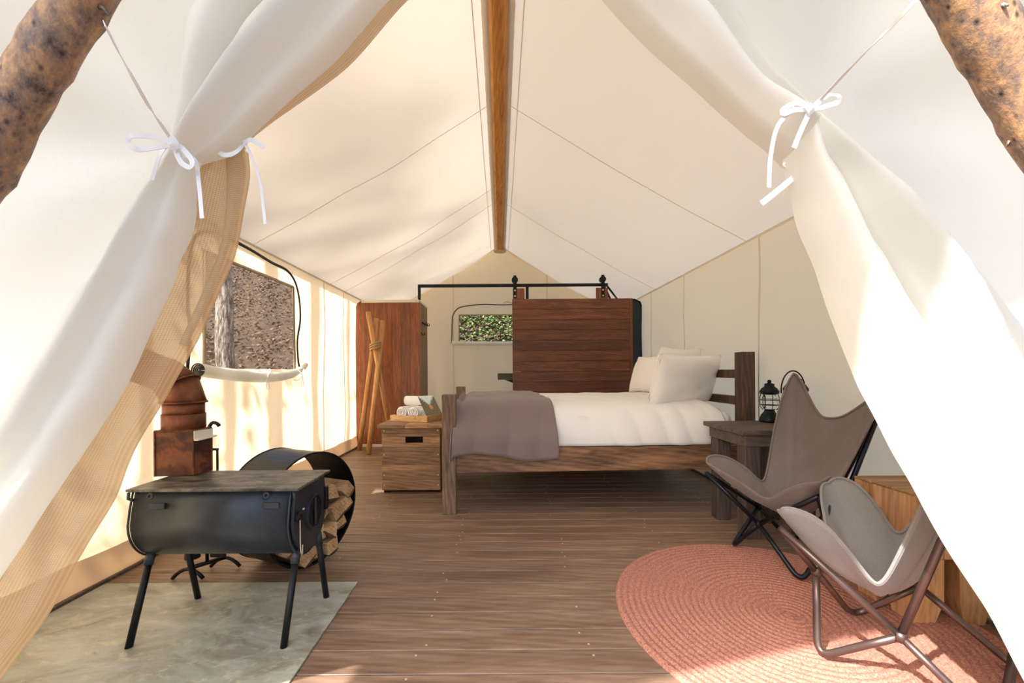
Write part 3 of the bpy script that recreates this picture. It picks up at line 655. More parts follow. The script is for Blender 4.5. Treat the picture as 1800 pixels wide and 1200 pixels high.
for k in range(2):
    nxt = cur+dirn(ang+17)*.072; na, nb = dirn(ang), dirn(ang+34)
    seg_pipe('elbow_section', cur, nxt, na, nb, .084-.002*k, .080-.002*k)
    tube('crimp_ring', [cur+Vector((0, 1, 0))*.0845*math.cos(t)+(na.cross(Vector((0, 1, 0)))).normalized()*.0845*math.sin(t) for t in frange(0, 2*PI, 30)[:-1]], .004, 'pipe_rust', pipe, 6, True)
    cur = nxt; ang += 34
fin = Vector((-XW-.12, 1.83, cur.z+.24)); seg_pipe('wall_section', cur, fin, dirn(ang), dirn(70), .074, .074)
box('wall_plate', (-XW+.012, 1.68, cur.z-.05), (-XW+.018, 1.98, cur.z+.25), 'bolt_steel', pipe, .002)

# fireplace tool set behind the stove
ft = thing('fire_tools', (-1.48, 2.11, 0), 'black iron fireplace tool stand with arched feet behind the stove', 'fire tools')
def arch(c, dx, dy, h, mat, par):
    pts = [Vector((c[0]+dx*t, c[1]+dy*t, .008+h*(1-t*t))) for t in frange(-1, 1, 9)]; v, f = tubevf(pts, .009, 6, flat=1.0); return mesh('foot', v, f, mat, par, True)
arch((-1.52, 2.045), .075, .0, .045, 'iron_black', ft); arch((-1.42, 2.17), .075, .0, .045, 'iron_black', ft)
tube('base_bar', [(-1.52, 2.045, .055), (-1.42, 2.17, .055)], .011, 'iron_black', ft, 6)
tube('post', [(-1.47, 2.108, .05), (-1.47, 2.108, .66)], .008, 'iron_black', ft, 8)
tube('loop_handle', [(-1.47, 2.108, .66), (-1.46, 2.108, .72), (-1.44, 2.108, .752), (-1.415, 2.108, .748), (-1.405, 2.108, .735)], .009, 'iron_black', ft, 8, n=16)
tube('cross_bar', [(-1.53, 2.108, .62), (-1.41, 2.108, .62)], .006, 'iron_black', ft, 6)
br = tube('brush_handle', [(-1.53, 2.09, .62), (-1.53, 2.09, .24)], .006, 'iron_black', ft, 6); lathe('brush_bristles', [(.012, 0), (.034, -.002), (.03, .06), (.012, .09)], (-1.53, 2.09, .09), 'dark_void', ft, 12)
tube('shovel_handle', [(-1.41, 2.10, .62), (-1.41, 2.10, .2)], .006, 'iron_black', ft, 6); box('shovel_blade', (-1.45, 2.095, .085), (-1.37, 2.105, .2), 'iron_black', ft, .004)

# ------------------------------------------------------------------ firewood hoop
hc = Vector((-.975, 2.20, .293)); hn = Vector((.906, -.42, 0)).normalized(); hu = Vector((0, 0, 1)); hw = hn.cross(hu)
hoop = thing('firewood_hoop', (hc.x, hc.y, 0), 'round dark steel hoop rack standing behind the stove full of firewood', 'log rack')
v = []; f = []; sg = 56; ro, ri, hl = .288, .282, .30
for off, r in ((0, ri), (0, ro), (-hl, ro), (-hl, ri)): v += [hc+hn*off+hu*math.sin(2*PI*k/sg)*r+hw*math.cos(2*PI*k/sg)*r for k in range(sg)]
f = [(q*sg+k, q*sg+(k+1) % sg, ((q+1) % 4)*sg+(k+1) % sg, ((q+1) % 4)*sg+k) for q in range(4) for k in range(sg)]
o = mesh('hoop_band', v, f, 'iron_black', hoop, False)
for off in (0, -hl): tube('rim', [hc+hn*off+hu*math.sin(2*PI*k/sg)*ro+hw*math.cos(2*PI*k/sg)*ro for k in range(sg)], .004, 'iron_black', hoop, 6, True)
rr = random.Random(4)
spots = []
for row, (zz_, cnt) in enumerate(((-.215, 3), (-.125, 5), (-.03, 6), (.06, 5))):
    half = math.sqrt(max(0, .255**2-zz_**2))-.045
    for k in range(cnt): spots.append((-half+2*half*k/max(1, cnt-1)+rr.uniform(-.01, .01), zz_+rr.uniform(-.012, .012), row))
for k, (a, b, row) in enumerate(spots):
    nside = rr.choice((3, 4, 4, 5)); a0_ = rr.uniform(0, 6.28); R0 = rr.uniform(.048, .062)
    pol = [(R0*rr.uniform(.8, 1.12)*math.cos(a0_+2*PI*q/nside), R0*rr.uniform(.75, 1.05)*math.sin(a0_+2*PI*q/nside)) for q in range(nside)]
    st = hc+hw*a+hu*b+hn*(rr.uniform(-.01, .05)); en = -hn*(.30+rr.uniform(0, .06))+hw*rr.uniform(-.012, .012)
    lg = thing('firewood_log', st+en*.5, 'split firewood log with bark stacked inside the steel hoop', 'firewood', 'firewood in the hoop')
    out = [st+hw*x+hu*y for x, y in pol]; v, f = sweep(out, en); mesh('split_wood', v, f, 'log_wood', lg)
    i0 = max(range(nside), key=lambda i: -(out[i].z+out[(i+1) % nside].z)); q0, q1 = out[i0], out[(i0+1) % nside]
    mid = (q0+q1)/2; nrm = (mid-st).normalized()*.007
    v, f = sweep([q0, q0+nrm, mid+nrm*2.2, q1+nrm, q1], en); mesh('bark', v, f, 'log_bark', lg)

# ------------------------------------------------------------------ back of the tent: wooden partition, rail, sliding door
pt = thing('partition_cabinet', (-1.5, 5.65, 0), 'reddish brown wooden partition cabinet of upright boards at the back left', 'cabinet')
x0, x1 = -1.935, -1.082; nb = 7; ww = (x1-x0)/nb
for k in range(nb):
    a, b = x0+ww*k, x0+ww*(k+1)-.002
    if k == 0: poly = [(a, 0.03), (b, .03), (b, 1.955), (a+.085, 1.955), (a+.03, 1.925), (a, 1.86)]
    else: poly = [(a, .03), (b, .03), (b, 1.955), (a, 1.955)]
    v, f = sweep([(x, 5.65, z) for x, z in poly], (0, .022, 0)); mesh('board', v, f, 'panel_wood', pt)
tr = box('top_trim', (x0+.085, 5.638, 1.925), (x1, 5.652, 1.962), 'trim_white', pt, .002)
for xx in (x0+.11, x1-.04): lathe('screw', [(.006, 0), (.006, .004)], (xx, 5.636, 1.942), 'zipper_black', tr, 8)
box('bottom_trim', (x0+.0, 5.638, 0), (x1, 5.652, .036), 'trim_white', pt, .002)
for k in range(6):
    a, b = 5.674+.6*k/6, 5.674+.6*(k+1)/6-.006; box('slat', (x1-.02, a, .03), (x1, b, 1.93), 'slat_wood', pt, .004)
box('side_trim', (x1-.025, 5.67, 1.93), (x1+.004, 6.28, 1.962), 'trim_white', pt, .002)
box('back_board', (x0, 6.262, .0), (x1-.022, 6.28, 1.93), 'panel_wood', pt, .002)
for yy, zz_ in ((5.87, 1.66), (6.0, 1.66), (6.13, 1.66), (5.75, 1.50)):
    hk = tube('coat_hook', [(x1+.002, yy, zz_+.03), (x1+.03, yy, zz_), (x1+.05, yy, zz_), (x1+.055, yy, zz_+.03)], .006, 'iron_black', pt, 6)
box('hook_rail', (x1, 5.84, 1.665), (x1+.01, 6.16, 1.69), 'iron_black', pt, .002)

pr = thing('privacy_panel', (1.5, 5.78, 0), 'dark slate blue partition panel with a rounded corner behind the sliding door', 'partition')
poly = [(.28, .0), (1.93, 0), (1.93, 1.86), (1.905, 1.925), (1.84, 1.96), (.28, 1.96)]
v, f = sweep([(x, 5.78, z) for x, z in poly], (0, .03, 0)); mesh('panel', v, f, 'panel_slate', pr)
tube('edge_trim', [(.28, 5.775, 1.965), (1.84, 5.775, 1.965), (1.91, 5.775, 1.93), (1.936, 5.775, 1.86), (1.936, 5.775, .02)], .011, 'iron_black', pr, 6)

rail = thing('door_rail', (.2, 5.66, 2.15), 'black flat steel sliding door rail across the back above the partition', 'rail')
zr = 2.147; box('bar', (-1.10, 5.655, zr-.023), (1.445, 5.667, zr+.020), 'iron_black', rail, .002)
box('drop_bracket', (-1.10, 5.652, 1.96), (-1.063, 5.668, zr), 'iron_black', rail, .002)
box('drop_bracket', (.345, 5.68, 1.97), (.385, 5.70, zr-.01), 'iron_black', rail, .002)
tube('brace', [(1.40, 5.67, zr-.02), (1.55, 5.9, 1.965)], .016, 'iron_black', rail, 4); tube('brace', [(1.44, 5.67, zr-.02), (1.66, 5.95, 1.985)], .016, 'iron_black', rail, 4)
pts = [(1.40, 5.70, 2.05), (1.42, 5.72, 2.03), (1.46, 5.74, 2.055), (1.47, 5.75, 2.0), (1.455, 5.75, 1.97)]; tube('chain', pts, .005, 'iron_black', rail, 5, n=20)

sd = thing('sliding_door', (.96, 5.63, 0), 'dark red brown sliding barn door of horizontal boards hanging from the rail', 'door')
dx0, dx1, dy, dz1 = .16, 1.755, 5.60, 1.955
nb = 14; hh = (dz1-.03)/nb
first = None
for k in range(nb):
    lo, hi = (dx0, dy, .03+hh*k), (dx1-.04, dy+.03, .03+hh*(k+1)-.002)
    if first is None: first = box('board', lo, hi, 'door_wood', sd, .002); w0 = WORLD[first.name].copy()
    else: again(first, w0+Vector((0, 0, hh*k)), sd)
box('end_batten', (dx1-.038, dy, .03), (dx1, dy+.032, dz1-.002), 'panel_wood', sd, .003)
for xx in (.17, 1.275):
    box('hanger_block', (xx, dy+.002, dz1), (xx+.155, dy+.03, 2.095), 'panel_wood', sd, .002)
for xx in (.197, 1.362):
    st = box('strap', (xx-.023, dy-.008, 1.965), (xx+.023, dy-.002, 2.20), 'iron_black', sd, .002)
    o0 = []; sg = 24
    for yy in (dy-.012, dy+.045): o0 += [Vector((xx+.042*math.cos(2*PI*k/sg), yy, zr+.018+.042+.042*math.sin(2*PI*k/sg))) for k in range(sg)]
    mesh('wheel', o0, [tuple(range(sg-1, -1, -1)), tuple(range(sg, 2*sg))]+[(k, (k+1) % sg, sg+(k+1) % sg, sg+k) for k in range(sg)], 'iron_black', sd)
    box('strap_tip', (xx-.02, dy-.010, 2.19), (xx+.02, dy-.0, 2.265), 'iron_black', sd, .004)
    for zz_ in (1.99, 2.065):
        o0 = []
        for yy in (dy-.014, dy-.007): o0 += [Vector((xx+.011*math.cos(2*PI*k/10), yy, zz_+.011*math.sin(2*PI*k/10))) for k in range(10)]
        mesh('bolt', o0, [tuple(range(9, -1, -1)), tuple(range(10, 20))]+[(k, (k+1) % 10, 10+(k+1) % 10, 10+k) for k in range(10)], 'bolt_steel', st)

shf = thing('wall_shelf', (.3, 6.7, .86), 'short grey green wooden shelf on a black bracket half hidden by the sliding door', 'shelf')
box('board', (-.04, 6.4, .905), (.9, 6.85, .965), 'shelf_wood', shf, .004); box('ledge', (-.045, 6.385, .87), (.9, 6.4, .965), 'shelf_wood', shf, .003)
v, f = sweep([(.06, 6.42, .868), (.5, 6.42, .868), (.5, 6.42, .70)], (0, .03, 0)); mesh('bracket', v, f, 'iron_black', shf)

# tripod coat rack of three lashed sticks
ct = thing('stick_tripod', (-1.52, 5.3, 0), 'tripod coat rack of three pale wooden sticks lashed together before the cabinet', 'coat rack')
def stick(a, b): v, f = tubevf([a, b], [.031, .033], 12); return mesh('stick', v, f, 'stick_wood', ct, True)
la = P(660, 608, 5.33)
def through(bot, top): return stick(bot, top)
through(P(686, 762, 5.45)-Vector((0, 0, .0)), P(648, 546, 5.28))
through(Vector((-1.82, 5.42, 0.0)), P(663, 558, 5.36))
through(Vector((-1.615, 5.14, 0.0)), P(674, 562, 5.45))
for dz in (-.02, .01, .04): tube('lashing', [la+Vector((.062*math.cos(t), .085*math.sin(t), dz+.02*math.cos(t))) for t in frange(0, 2*PI, 22)[:-1]], .010, 'lash_cord', ct, 6, True)

# ------------------------------------------------------------------ storage chest with tray, towels, booklet
cx0, cx1, cy0, cy1 = -.985, -.505, 3.49, 4.0
chest = thing('storage_chest', ((cx0+cx1)/2, 3.75, 0), 'wooden storage chest of mixed brown boards with a slot handle at the bed foot', 'chest')
zz_ = [1-(q-CY)*3.49/F for q in (751, 760, 766, 777, 784, 792.5, 802.5, 816, 825, 842, 860)]
for k in range(len(zz_)-1):
    hi, lo = zz_[k], zz_[k+1]
    if k == 2:
        box('front_board', (cx0, cy0, lo), (-.79, cy0+.02, hi-.0012), 'crate_wood', chest, .001); box('front_board', (-.645, cy0, lo), (cx1, cy0+.02, hi-.0012), 'crate_wood', chest, .001)
    else: box('front_board', (cx0, cy0, lo), (cx1, cy0+.02, hi-.0012), 'crate_wood', chest, .001)
    for xx in (cx0+.018, cx1-.018):
        if k in (0, 5, 8, 9):
            o0 = [Vector((xx+.006*math.cos(2*PI*t/8), yv, (hi+lo)/2+.006*math.sin(2*PI*t/8))) for yv in (cy0-.002, cy0+.001) for t in range(8)]
            mesh('screw', o0, [tuple(range(7, -1, -1)), tuple(range(8, 16))]+[(t, (t+1) % 8, 8+(t+1) % 8, 8+t) for t in range(8)], 'screw_head', chest)
zt = zz_[0]
box('side_board', (cx0, cy0+.02, .02), (cx0+.02, cy1, zt), 'crate_wood', chest, .001); box('side_board', (cx1-.02, cy0+.02, .02), (cx1, cy1, zt), 'crate_wood', chest, .001)
box('back_board', (cx0+.02, cy1-.02, .02), (cx1-.02, cy1, zt), 'crate_wood', chest, .001); box('bottom_board', (cx0+.02, cy0+.02, .02), (cx1-.02, cy1-.02, .035), 'dark_void', chest, .001)
for a, b in ((cx0-.03, -.79), (-.788, -.60), (-.598, cx1+.03)): box('lid_board', (a, cy0-.03, zt+.001), (b, cy1+.03, zt+.032), 'crate_wood', chest, .003)
for a, b in ((cx0+.01, cy0+.02), (cx1-.06, cy0+.02), (cx0+.01, cy1-.06), (cx1-.06, cy1-.06)): box('foot', (a, b, 0), (a+.05, b+.04, .02), 'dark_void', chest, 0)
ZL = zt+.032
tn = Vector((-.625, 3.585, ZL)); ta = math.radians(-22); tX = Vector((math.cos(ta), math.sin(ta), 0)); tY = Vector((-math.sin(ta), math.cos(ta), 0))
tl, tw = .38, .27
tray = thing('serving_tray', tn-tX*tl/2+tY*tw/2, 'pale wooden serving tray with white towels on the storage chest', 'tray')
def tbox(name, u0, u1, w0_, w1_, z0, z1, mat, par):
    v, f = boxvf((u0, w0_, z0), (u1, w1_, z1), .002); return mesh(name, [tn+tX*(p.x-tl)+tY*p.y+Vector((0, 0, p.z)) for p in v], f, mat, par)
tbox('base', 0, tl, 0, tw, .001, .012, 'tray_wood', tray)
tbox('side', 0, tl, 0, .014, .012, .052, 'tray_wood', tray); tbox('side', 0, tl, tw-.014, tw, .012, .052, 'tray_wood', tray)
tbox('side', 0, .014, .014, tw-.014, .012, .052, 'tray_wood', tray); tbox('side', tl-.014, tl, .014, tw-.014, .012, .052, 'tray_wood', tray)
def towel(label, c, ax, up_, r, ln, turns=3.2, squash=.92):
    sdv = ax.cross(up_).normalized(); n = 90; t = thing('rolled_towel', c-up_*r, label, 'towel', 'rolled towels on the tray')
    v = []
    for e_ in (0, .02, ln-.02, ln):
        sh = .93 if e_ in (0, ln) else 1
        for i in range(n):
            a = 2*PI*turns*i/(n-1); ra = r*sh*(.14+.86*i/(n-1)); v.append(c+ax*e_+sdv*ra*math.cos(a)+up_*ra*squash*math.sin(a))
        for i in range(n-1, -1, -1):
            a = 2*PI*turns*i/(n-1); ra = r*sh*(.14+.86*i/(n-1))-r*.17; ra = max(.002, ra); v.append(c+ax*e_+sdv*ra*math.cos(a)+up_*ra*squash*math.sin(a))
    m_ = 2*n; f = []
    for q in range(3): f += [(q*m_+k, q*m_+(k+1) % m_, (q+1)*m_+(k+1) % m_, (q+1)*m_+k) for k in range(m_)]
    for base in (0, 3*m_):
        for i in range(n-1): f.append((base+i, base+i+1, base+m_-2-i, base+m_-1-i))
    mesh('terry_roll', v, f, 'towel_white', t, True)
    # solid core so that the roll is not hollow
    v, f = tubevf([c+ax*.01, c+ax*(ln-.01)], r*.86, 18, up=up_); mesh('inner_layers', v, f, 'towel_white', t, True)
    return t
zc_ = ZL+.012+.063
for k, (u, lab) in enumerate(((.10, 'white rolled towel at the left end of the tray'), (.22, 'middle white rolled towel on the tray, beside the booklet'), (.318, 'white rolled towel at the right of the tray, behind the booklet'))):
    towel(lab, tn+tX*(u-tl)+tY*(.022 if k < 2 else .06)+Vector((0, 0, zc_-ZL)), tY, up, .062, .23 if k < 2 else .18)
towel('white rolled towel lying on top of the other towels', tn+tX*(.09-tl)+tY*.11+Vector((0, 0, zc_-ZL+.10)), (tX*1.0+tY*.15).normalized(), up, .048, .27)
q = [tn+tX*(.245-tl)+tY*(-.0)+Vector((0, 0, .054)), tn+tX*(.375-tl)+tY*.004+Vector((0, 0, .054))]
TL, TR, BR_, BL = P(733.5, 695, 3.60), P(761, 694, 3.575), P(777, 727, 3.525), P(749, 730, 3.55)
BR_.z = max(BR_.z, ZL+.055); nn = (TR-TL).cross(BL-TL).normalized()*.007
if nn.y < 0: nn = -nn
v = [BL, BR_, TR, TL, BL+nn, BR_+nn, TR+nn, TL+nn]
bk = thing('booklet', (BL+BR_)/2, 'glossy booklet with a forest photograph leaning on the towels in the tray', 'book')
mesh('pages', v, [(4, 5, 6, 7), (0, 1, 5, 4), (1, 2, 6, 5), (2, 3, 7, 6), (3, 0, 4, 7)], 'ribbon_white', bk)
o_ = -nn*.15; mesh('cover', [p+o_ for p in v[:4]]+[p for p in v[:4]], [(0, 1, 2, 3), (7, 6, 5, 4), (0, 4, 5, 1), (1, 5, 6, 2), (2, 6, 7, 3), (3, 7, 4, 0)], 'booklet_print', bk, False, [(0, 0), (1, 0), (1, 1), (0, 1)]*2)

# ------------------------------------------------------------------ bed
BA = math.radians(2.4); BO = Vector((-.413, 2.95, 0))
def bl(x, y, z): return rotz(Vector((BO.x+x, BO.y+y, z)), BO, BA)
BL_, BWd = 2.25, 1.66
bed = thing('bed_frame', bl(BL_/2, BWd/2, 0), 'rustic timber double bed frame with square posts and knotty side rail', 'bed')
def bbox(name, lo, hi, mat, par=None, bev=.004): return box(name, (BO.x+lo[0], BO.y+lo[1], lo[2]), (BO.x+hi[0], BO.y+hi[1], hi[2]), mat, par if par else bed, bev, (BO, BA))
ps = .097
bbox('foot_post', (0, 0, 0), (ps, ps, .837), 'bed_wood_z'); bbox('foot_post', (0, BWd-ps, 0), (ps, BWd, .837), 'bed_wood_z')
bbox('head_post', (BL_-ps, 0, 0), (BL_, ps, 1.127), 'head_wood'); bbox('head_post', (BL_-ps, BWd-ps, 0), (BL_, BWd, 1.127), 'head_wood')
bbox('side_rail', (ps, .012, .285), (BL_-ps, .055, .455), 'bed_wood_x'); bbox('side_rail', (ps, BWd-.055, .285), (BL_-ps, BWd-.012, .455), 'bed_wood_x')
for z0, z1 in ((.28, .44), (.56, .69)): bbox('foot_rail', (.028, ps, z0), (.066, BWd-ps, z1), 'bed_wood_y')
for z0, z1 in ((.30, .45), (.52, .60), (.735, .80), (.935, 1.0)): bbox('head_rail', (BL_-.068, ps, z0), (BL_-.03, BWd-ps, z1), 'head_wood')
for k in range(9): bbox('bed_slat', (.2+.22*k, .06, .36), (.29+.22*k, BWd-.06, .385), 'table_wood_z', None, .002)
# mattress
mat_ = thing('mattress', bl(1.1, .8, .386), 'white sheeted mattress showing at the head of the bed', 'mattress')
bm = bmesh.new(); bmesh.ops.create_cube(bm, size=1)
lo, hi = (.085, .065, .388), (2.14, BWd-.065, .69)
for q in bm.verts: q.co = Vector([lo[k]+(q.co[k]+.5)*(hi[k]-lo[k]) for k in range(3)])
bmesh.ops.bevel(bm, geom=bm.edges[:], offset=.07, segments=5, affect='EDGES', profile=.5); bm.verts.index_update()
v = [bl(*q.co) for q in bm.verts]; f = [tuple(q.index for q in p.verts) for p in bm.faces]; bm.free(); mesh('fitted_sheet', v, f, 'sheet_white', mat_, True)
# duvet and blanket: cloth across the bed (y, z section from far side to near side)
def section(off, zlow, ynear):
    pts = [(BWd-.045, .47, 0), (BWd-.04, .60, 0), (BWd-.07, .72+off, 0), (BWd-.2, .762+off, 0), (BWd-.6, .775+off, 0), (.75, .775+off, 0), (.42, .77+off, 0), (.24, .755+off, 0), (.13, .715+off, 0), (.07-off, .64, 0), (ynear, .54, 0), (ynear-.002, zlow, 0)]
    return smoothpts([Vector(p) for p in pts], 90)
sec = section(0, .462, .036)
rows = []
for x in frange(.26, 2.06, 130):
    r = []; fade = min(1, (2.06-x)/.08)
    for j, p in enumerate(sec):
        near = max(0, (j-62)/27)          # 0 on top .. 1 at the hem of the near side
        wr = .010*nz(x*2.6, p.x*2.6, 1)+.007*nz(x*7, p.x*7, 2)
        hang = (.017*abs(math.sin(x*17-near*2.6+2*nz(x*2, 4)))*max(.15, min(1, (x-1.1)/.3))+.016*nz(x*6-near*2.4, near*1.5, 9))*near
        r.append(bl(x, p.x-hang-(.012*near if near > 0 else 0), p.y+wr*(1-near)-.05*(1-fade)**2*(1-near)))
    rows.append(r)
dv = gridmesh('duvet', rows, 'linen_white'); tag(dv, 'puffy white duvet spread over the bed and hanging over its side rail', 'duvet')
dv.modifiers.new('thick', 'SOLIDIFY').thickness = .012
sec = section(.026, .40, -.026); ns = len(sec)
rows = []
for a in frange(-.34, .70, 84):
    r = []
    for j, p in enumerate(sec):
        near = max(0, (j-60)/(ns-1-60)); top = 1-min(1, near*1.6)
        slope_ = .06*(1-j/ns)                                            # right edge runs slightly askew
        x = .115+a*(1 if a < 0 else 1)+(-slope_*max(0, a)/.7); y, z = p.x, p.y
        if a < 0:
            z -= -a*top*.95*(1 if a < -.0 else 0); x = .105-(.012+(-a)*.02)*top+a*.06*(1-top)
            z = max(z, .43) if top > .5 else z
        else:
            z -= .05*max(0, 1-a/.10)**2*top
        x -= .032*near*max(0, 1-max(0, a)/.4)
        wr = .016*nz(a*3.2, y*3.0, 11)+.010*nz(a*9+y*3, y*6, 12)
        hang = (.020*math.sin(a*13+1.0+near)+.016*nz(a*5, near*1.5, 19))*near
        hem = .028*math.sin(a*8.2+.4)*near**3
        r.append(bl(x, y-abs(hang)*.9, z+wr*top+hem))
    rows.append(r)
bkt = gridmesh('blanket', rows, 'blanket_grey'); tag(bkt, 'taupe grey blanket draped across the foot of the bed', 'blanket')
bkt.modifiers.new('thick', 'SOLIDIFY').thickness = .008
# pillows
def pillow(label, c, w, h, th, yaw, lean, seed, roll_=0):
    """w along the headboard, h up, th thick; lean back from upright"""
    n, m = 30, 24; ex = Vector((math.cos(yaw), math.sin(yaw), 0)); ey = Vector((-math.sin(yaw), math.cos(yaw), 0))
    upv = (Vector((0, 0, 1))*math.cos(lean)-ey*math.sin(lean)*-1).normalized(); fw = ex.cross(upv)
    V = []; Fc = []
    for sgn in (1, -1):
        base = len(V)
        for j in range(m):
            for i in range(n):
                u = -1+2*i/(n-1); q = -1+2*j/(m-1)
                t_ = ((1-abs(u)**3.2)*(1-abs(q)**3.2))**.55
                pin = 1-.07*(1-abs(q)**2)*abs(u)**6; pin2 = 1-.08*(1-abs(u)**2)*abs(q)**6
                sagx = 1+.03*nz(u, q, seed)
                cr = .008*nz(u*3, q*3, seed+5)*t_+.004*math.sin((u+q)*13+seed)*max(0, abs(u*q)-.25)
                V.append(c+ex*u*w/2*pin*sagx+upv*(q*h/2*pin2+h/2)+fw*(sgn*(th/2*t_+cr)+.012*nz(u*2, q*2, seed+9)))
        for j in range(m-1):
            for i in range(n-1):
                a = base+j*n+i; qd = (a, a+1, a+n+1, a+n); Fc.append(qd if sgn < 0 else qd[::-1])
    t = thing('pillow', c, label, 'pillow', 'white pillows on the bed'); o = mesh('pillow_case', V, Fc, 'linen_white', t, True)
    return t
Z0 = .765
pillow('white pillow leaning at the far side of the headboard by the sliding door', bl(1.93, 1.22, Z0), .62, .40, .17, BA+math.radians(90+14), -.32, 3)
pillow('white pillow standing behind the front pillow at the headboard', bl(1.88, .57, Z0-.005), .66, .44, .15, BA+math.radians(90-54), -.26, 7)
pillow('large white pillow at the near side of the bed, in front of the other pillows', bl(1.865, .36, Z0-.035), .74, .41, .17, BA+math.radians(90-62), -.30, 12)

# ------------------------------------------------------------------ side table and lanterns
tb = thing('side_table', (1.64, 2.72, 0), 'small dark brown timber side table beside the bed head', 'table')
tx0, tx1, ty0, ty1, tz = 1.40, 1.885, 2.45, 2.93, .645
for k in range(4): a = ty0+(ty1-ty0)*k/4; box('top_board', (tx0, a, tz-.03), (tx1, a+(ty1-ty0)/4-.002, tz), 'table_wood_x', tb, .003)
for a, b, c_, d_ in ((tx0+.03, tx1-.03, ty0+.025, ty0+.05), (tx0+.03, tx1-.03, ty1-.05, ty1-.025)): box('apron', (a, c_, tz-.10), (b, d_, tz-.031), 'table_wood_x', tb, .003)
for a, b in ((tx0+.025, tx0+.05), (tx1-.05, tx1-.025)): box('apron', (a, ty0+.05, tz-.10), (b, ty1-.05, tz-.031), 'table_wood_x', tb, .003)
for a in (tx0+.035, tx1-.125):
    for b in (ty0+.035, ty1-.125): box('leg', (a, b, 0), (a+.09, b+.09, tz-.032), 'table_wood_z', tb, .004)
def lantern(label, c, s_=1.0, bail=0.0):
    t = thing('lantern', c, label, 'lantern', 'black lanterns on the side table')
    c = Vector(c)
    lathe('base', [(r*s_, z*s_) for r, z in ((.062, 0), (.064, .012), (.058, .03), (.05, .05), (.034, .07), (.03, .085), (.036, .09))], c, 'lantern_black', t, 20)
    lathe('globe', [(r*s_, z*s_) for r, z in ((.028, .088), (.042, .105), (.047, .135), (.044, .165), (.032, .19))], c, 'lantern_glass', t, 18)
    lathe('hood', [(r*s_, z*s_) for r, z in ((.036, .188), (.058, .196), (.06, .21), (.046, .232), (.03, .245), (.03, .262), (.012, .268))], c, 'lantern_black', t, 20)
    for zz_ in (.118, .152): tube('guard_ring', [c+Vector((.056*s_*math.cos(a), .056*s_*math.sin(a), zz_*s_)) for a in frange(0, 2*PI, 22)[:-1]], .0026*s_, 'lantern_black', t, 5, True)
    for k in range(6):
        a = 2*PI*k/6+.3; tube('guard_wire', [c+Vector((r*s_*math.cos(a), r*s_*math.sin(a), z*s_)) for r, z in ((.04, .085), (.056, .105), (.058, .14), (.057, .17), (.05, .195))], .0026*s_, 'lantern_black', t, 5)
    if bail: tube('bail_handle', [c+Vector((.066*s_*math.cos(a), .02*s_, .2*s_+bail*math.sin(a))) for a in frange(-.15, PI+.15, 18)], .004*s_, 'lantern_black', t, 6)
    lathe('cap_knob', [(.008*s_, .266*s_), (.012*s_, .272*s_), (.012*s_, .285*s_), (.005*s_, .29*s_)], c, 'lantern_black', t, 10)
lantern('black metal lantern with wire guard beside the bed post', (1.808, 2.845, tz), .98)
lantern('black lantern with raised handle behind the brown chair', (1.80, 2.58, tz), 1.12, .12)

# ------------------------------------------------------------------ braided rug
rc = Vector((1.16, 1.70, 0)); ra, rb = .675, .70; NR = 26
prof = []
for k in range(NR):
    for t in (0, .2, .5, .8): prof.append(((k+t)/NR, .010+.004*math.sin(PI*t)-(.003 if t == 0 else 0)))
prof.append((1.0, .008)); prof.append((1.004, .0))
sg = 120; V = []; Fc = []
for q, (r, z) in enumerate(prof):
    for k in range(sg):
        a = 2*PI*k/sg; V.append(Vector((rc.x+ra*r*math.cos(a), rc.y+rb*r*math.sin(a), z+.0012*math.sin(k*2.6+q*1.3)*(1 if z > .006 else 0))))
for q in range(len(prof)-1):
    for k in range(sg): Fc.append((q*sg+k, q*sg+(k+1) % sg, (q+1)*sg+(k+1) % sg, (q+1)*sg+k))
rug = mesh('braided_rug', V, Fc, 'rug_braid', None, True); tag(rug, 'round terracotta braided rug on the deck under the butterfly chairs', 'rug')

# ------------------------------------------------------------------ timber stool behind the chairs
stl = thing('timber_stool', (1.72, 1.75, 0), 'chunky pale timber block stool with tapered legs behind the butterfly chairs', 'stool')
qx0, qx1, qy0, qy1, qz = 1.585, 1.885, 1.63, 1.90, .52
zb = .26
nb = 5
for k in range(nb): a = qy0+.04+(qy1-qy0-.04)*k/nb; box('side_stave', (qx0, a, zb), (qx0+.05, a+(qy1-qy0-.04)/nb-.0015, qz-.012), 'stool_wood', stl, .002)
for k in range(5): a = qx0+(qx1-qx0)*k/5; box('front_stave', (a, qy0, zb), (a+(qx1-qx0)/5-.0015, qy0+.04, qz-.012), 'stool_wood', stl, .002)
box('seat_block', (qx0+.05, qy0+.04, zb), (qx1, qy1, qz-.012), 'stool_wood', stl, .002)
for k in range(3): a = qy0+(qy1-qy0)*k/3; box('seat_board', (qx0-.002, a, qz-.012), (qx1, a+(qy1-qy0)/3-.0015, qz), 'stool_wood_x', stl, .003)
for a, sgn in ((qx0, 1), (qx1-.12, -1)):
    for b in (qy0, qy1-.11):
        lo = [(a, b), (a+.12, b), (a+.12, b+.11), (a, b+.11)]; sh = .03
        lw = [(x+(sh if x < a+.06 else -sh)*(.9 if (x > a+.06) == (sgn > 0) else .3), y+.012*(1 if y < b+.05 else -1)) for x, y in lo]
        V = [Vector((x, y, .26)) for x, y in lo]+[Vector((x, y, .10)) for x, y in lo]+[Vector((x, y, 0)) for x, y in lw]
        Fc = [(0, 1, 2, 3), (11, 10, 9, 8)]+[(q*4+k, (q+1)*4+k, (q+1)*4+(k+1) % 4, q*4+(k+1) % 4) for q in range(2) for k in range(4)]
        mesh('leg', V, Fc, 'stool_wood', stl)

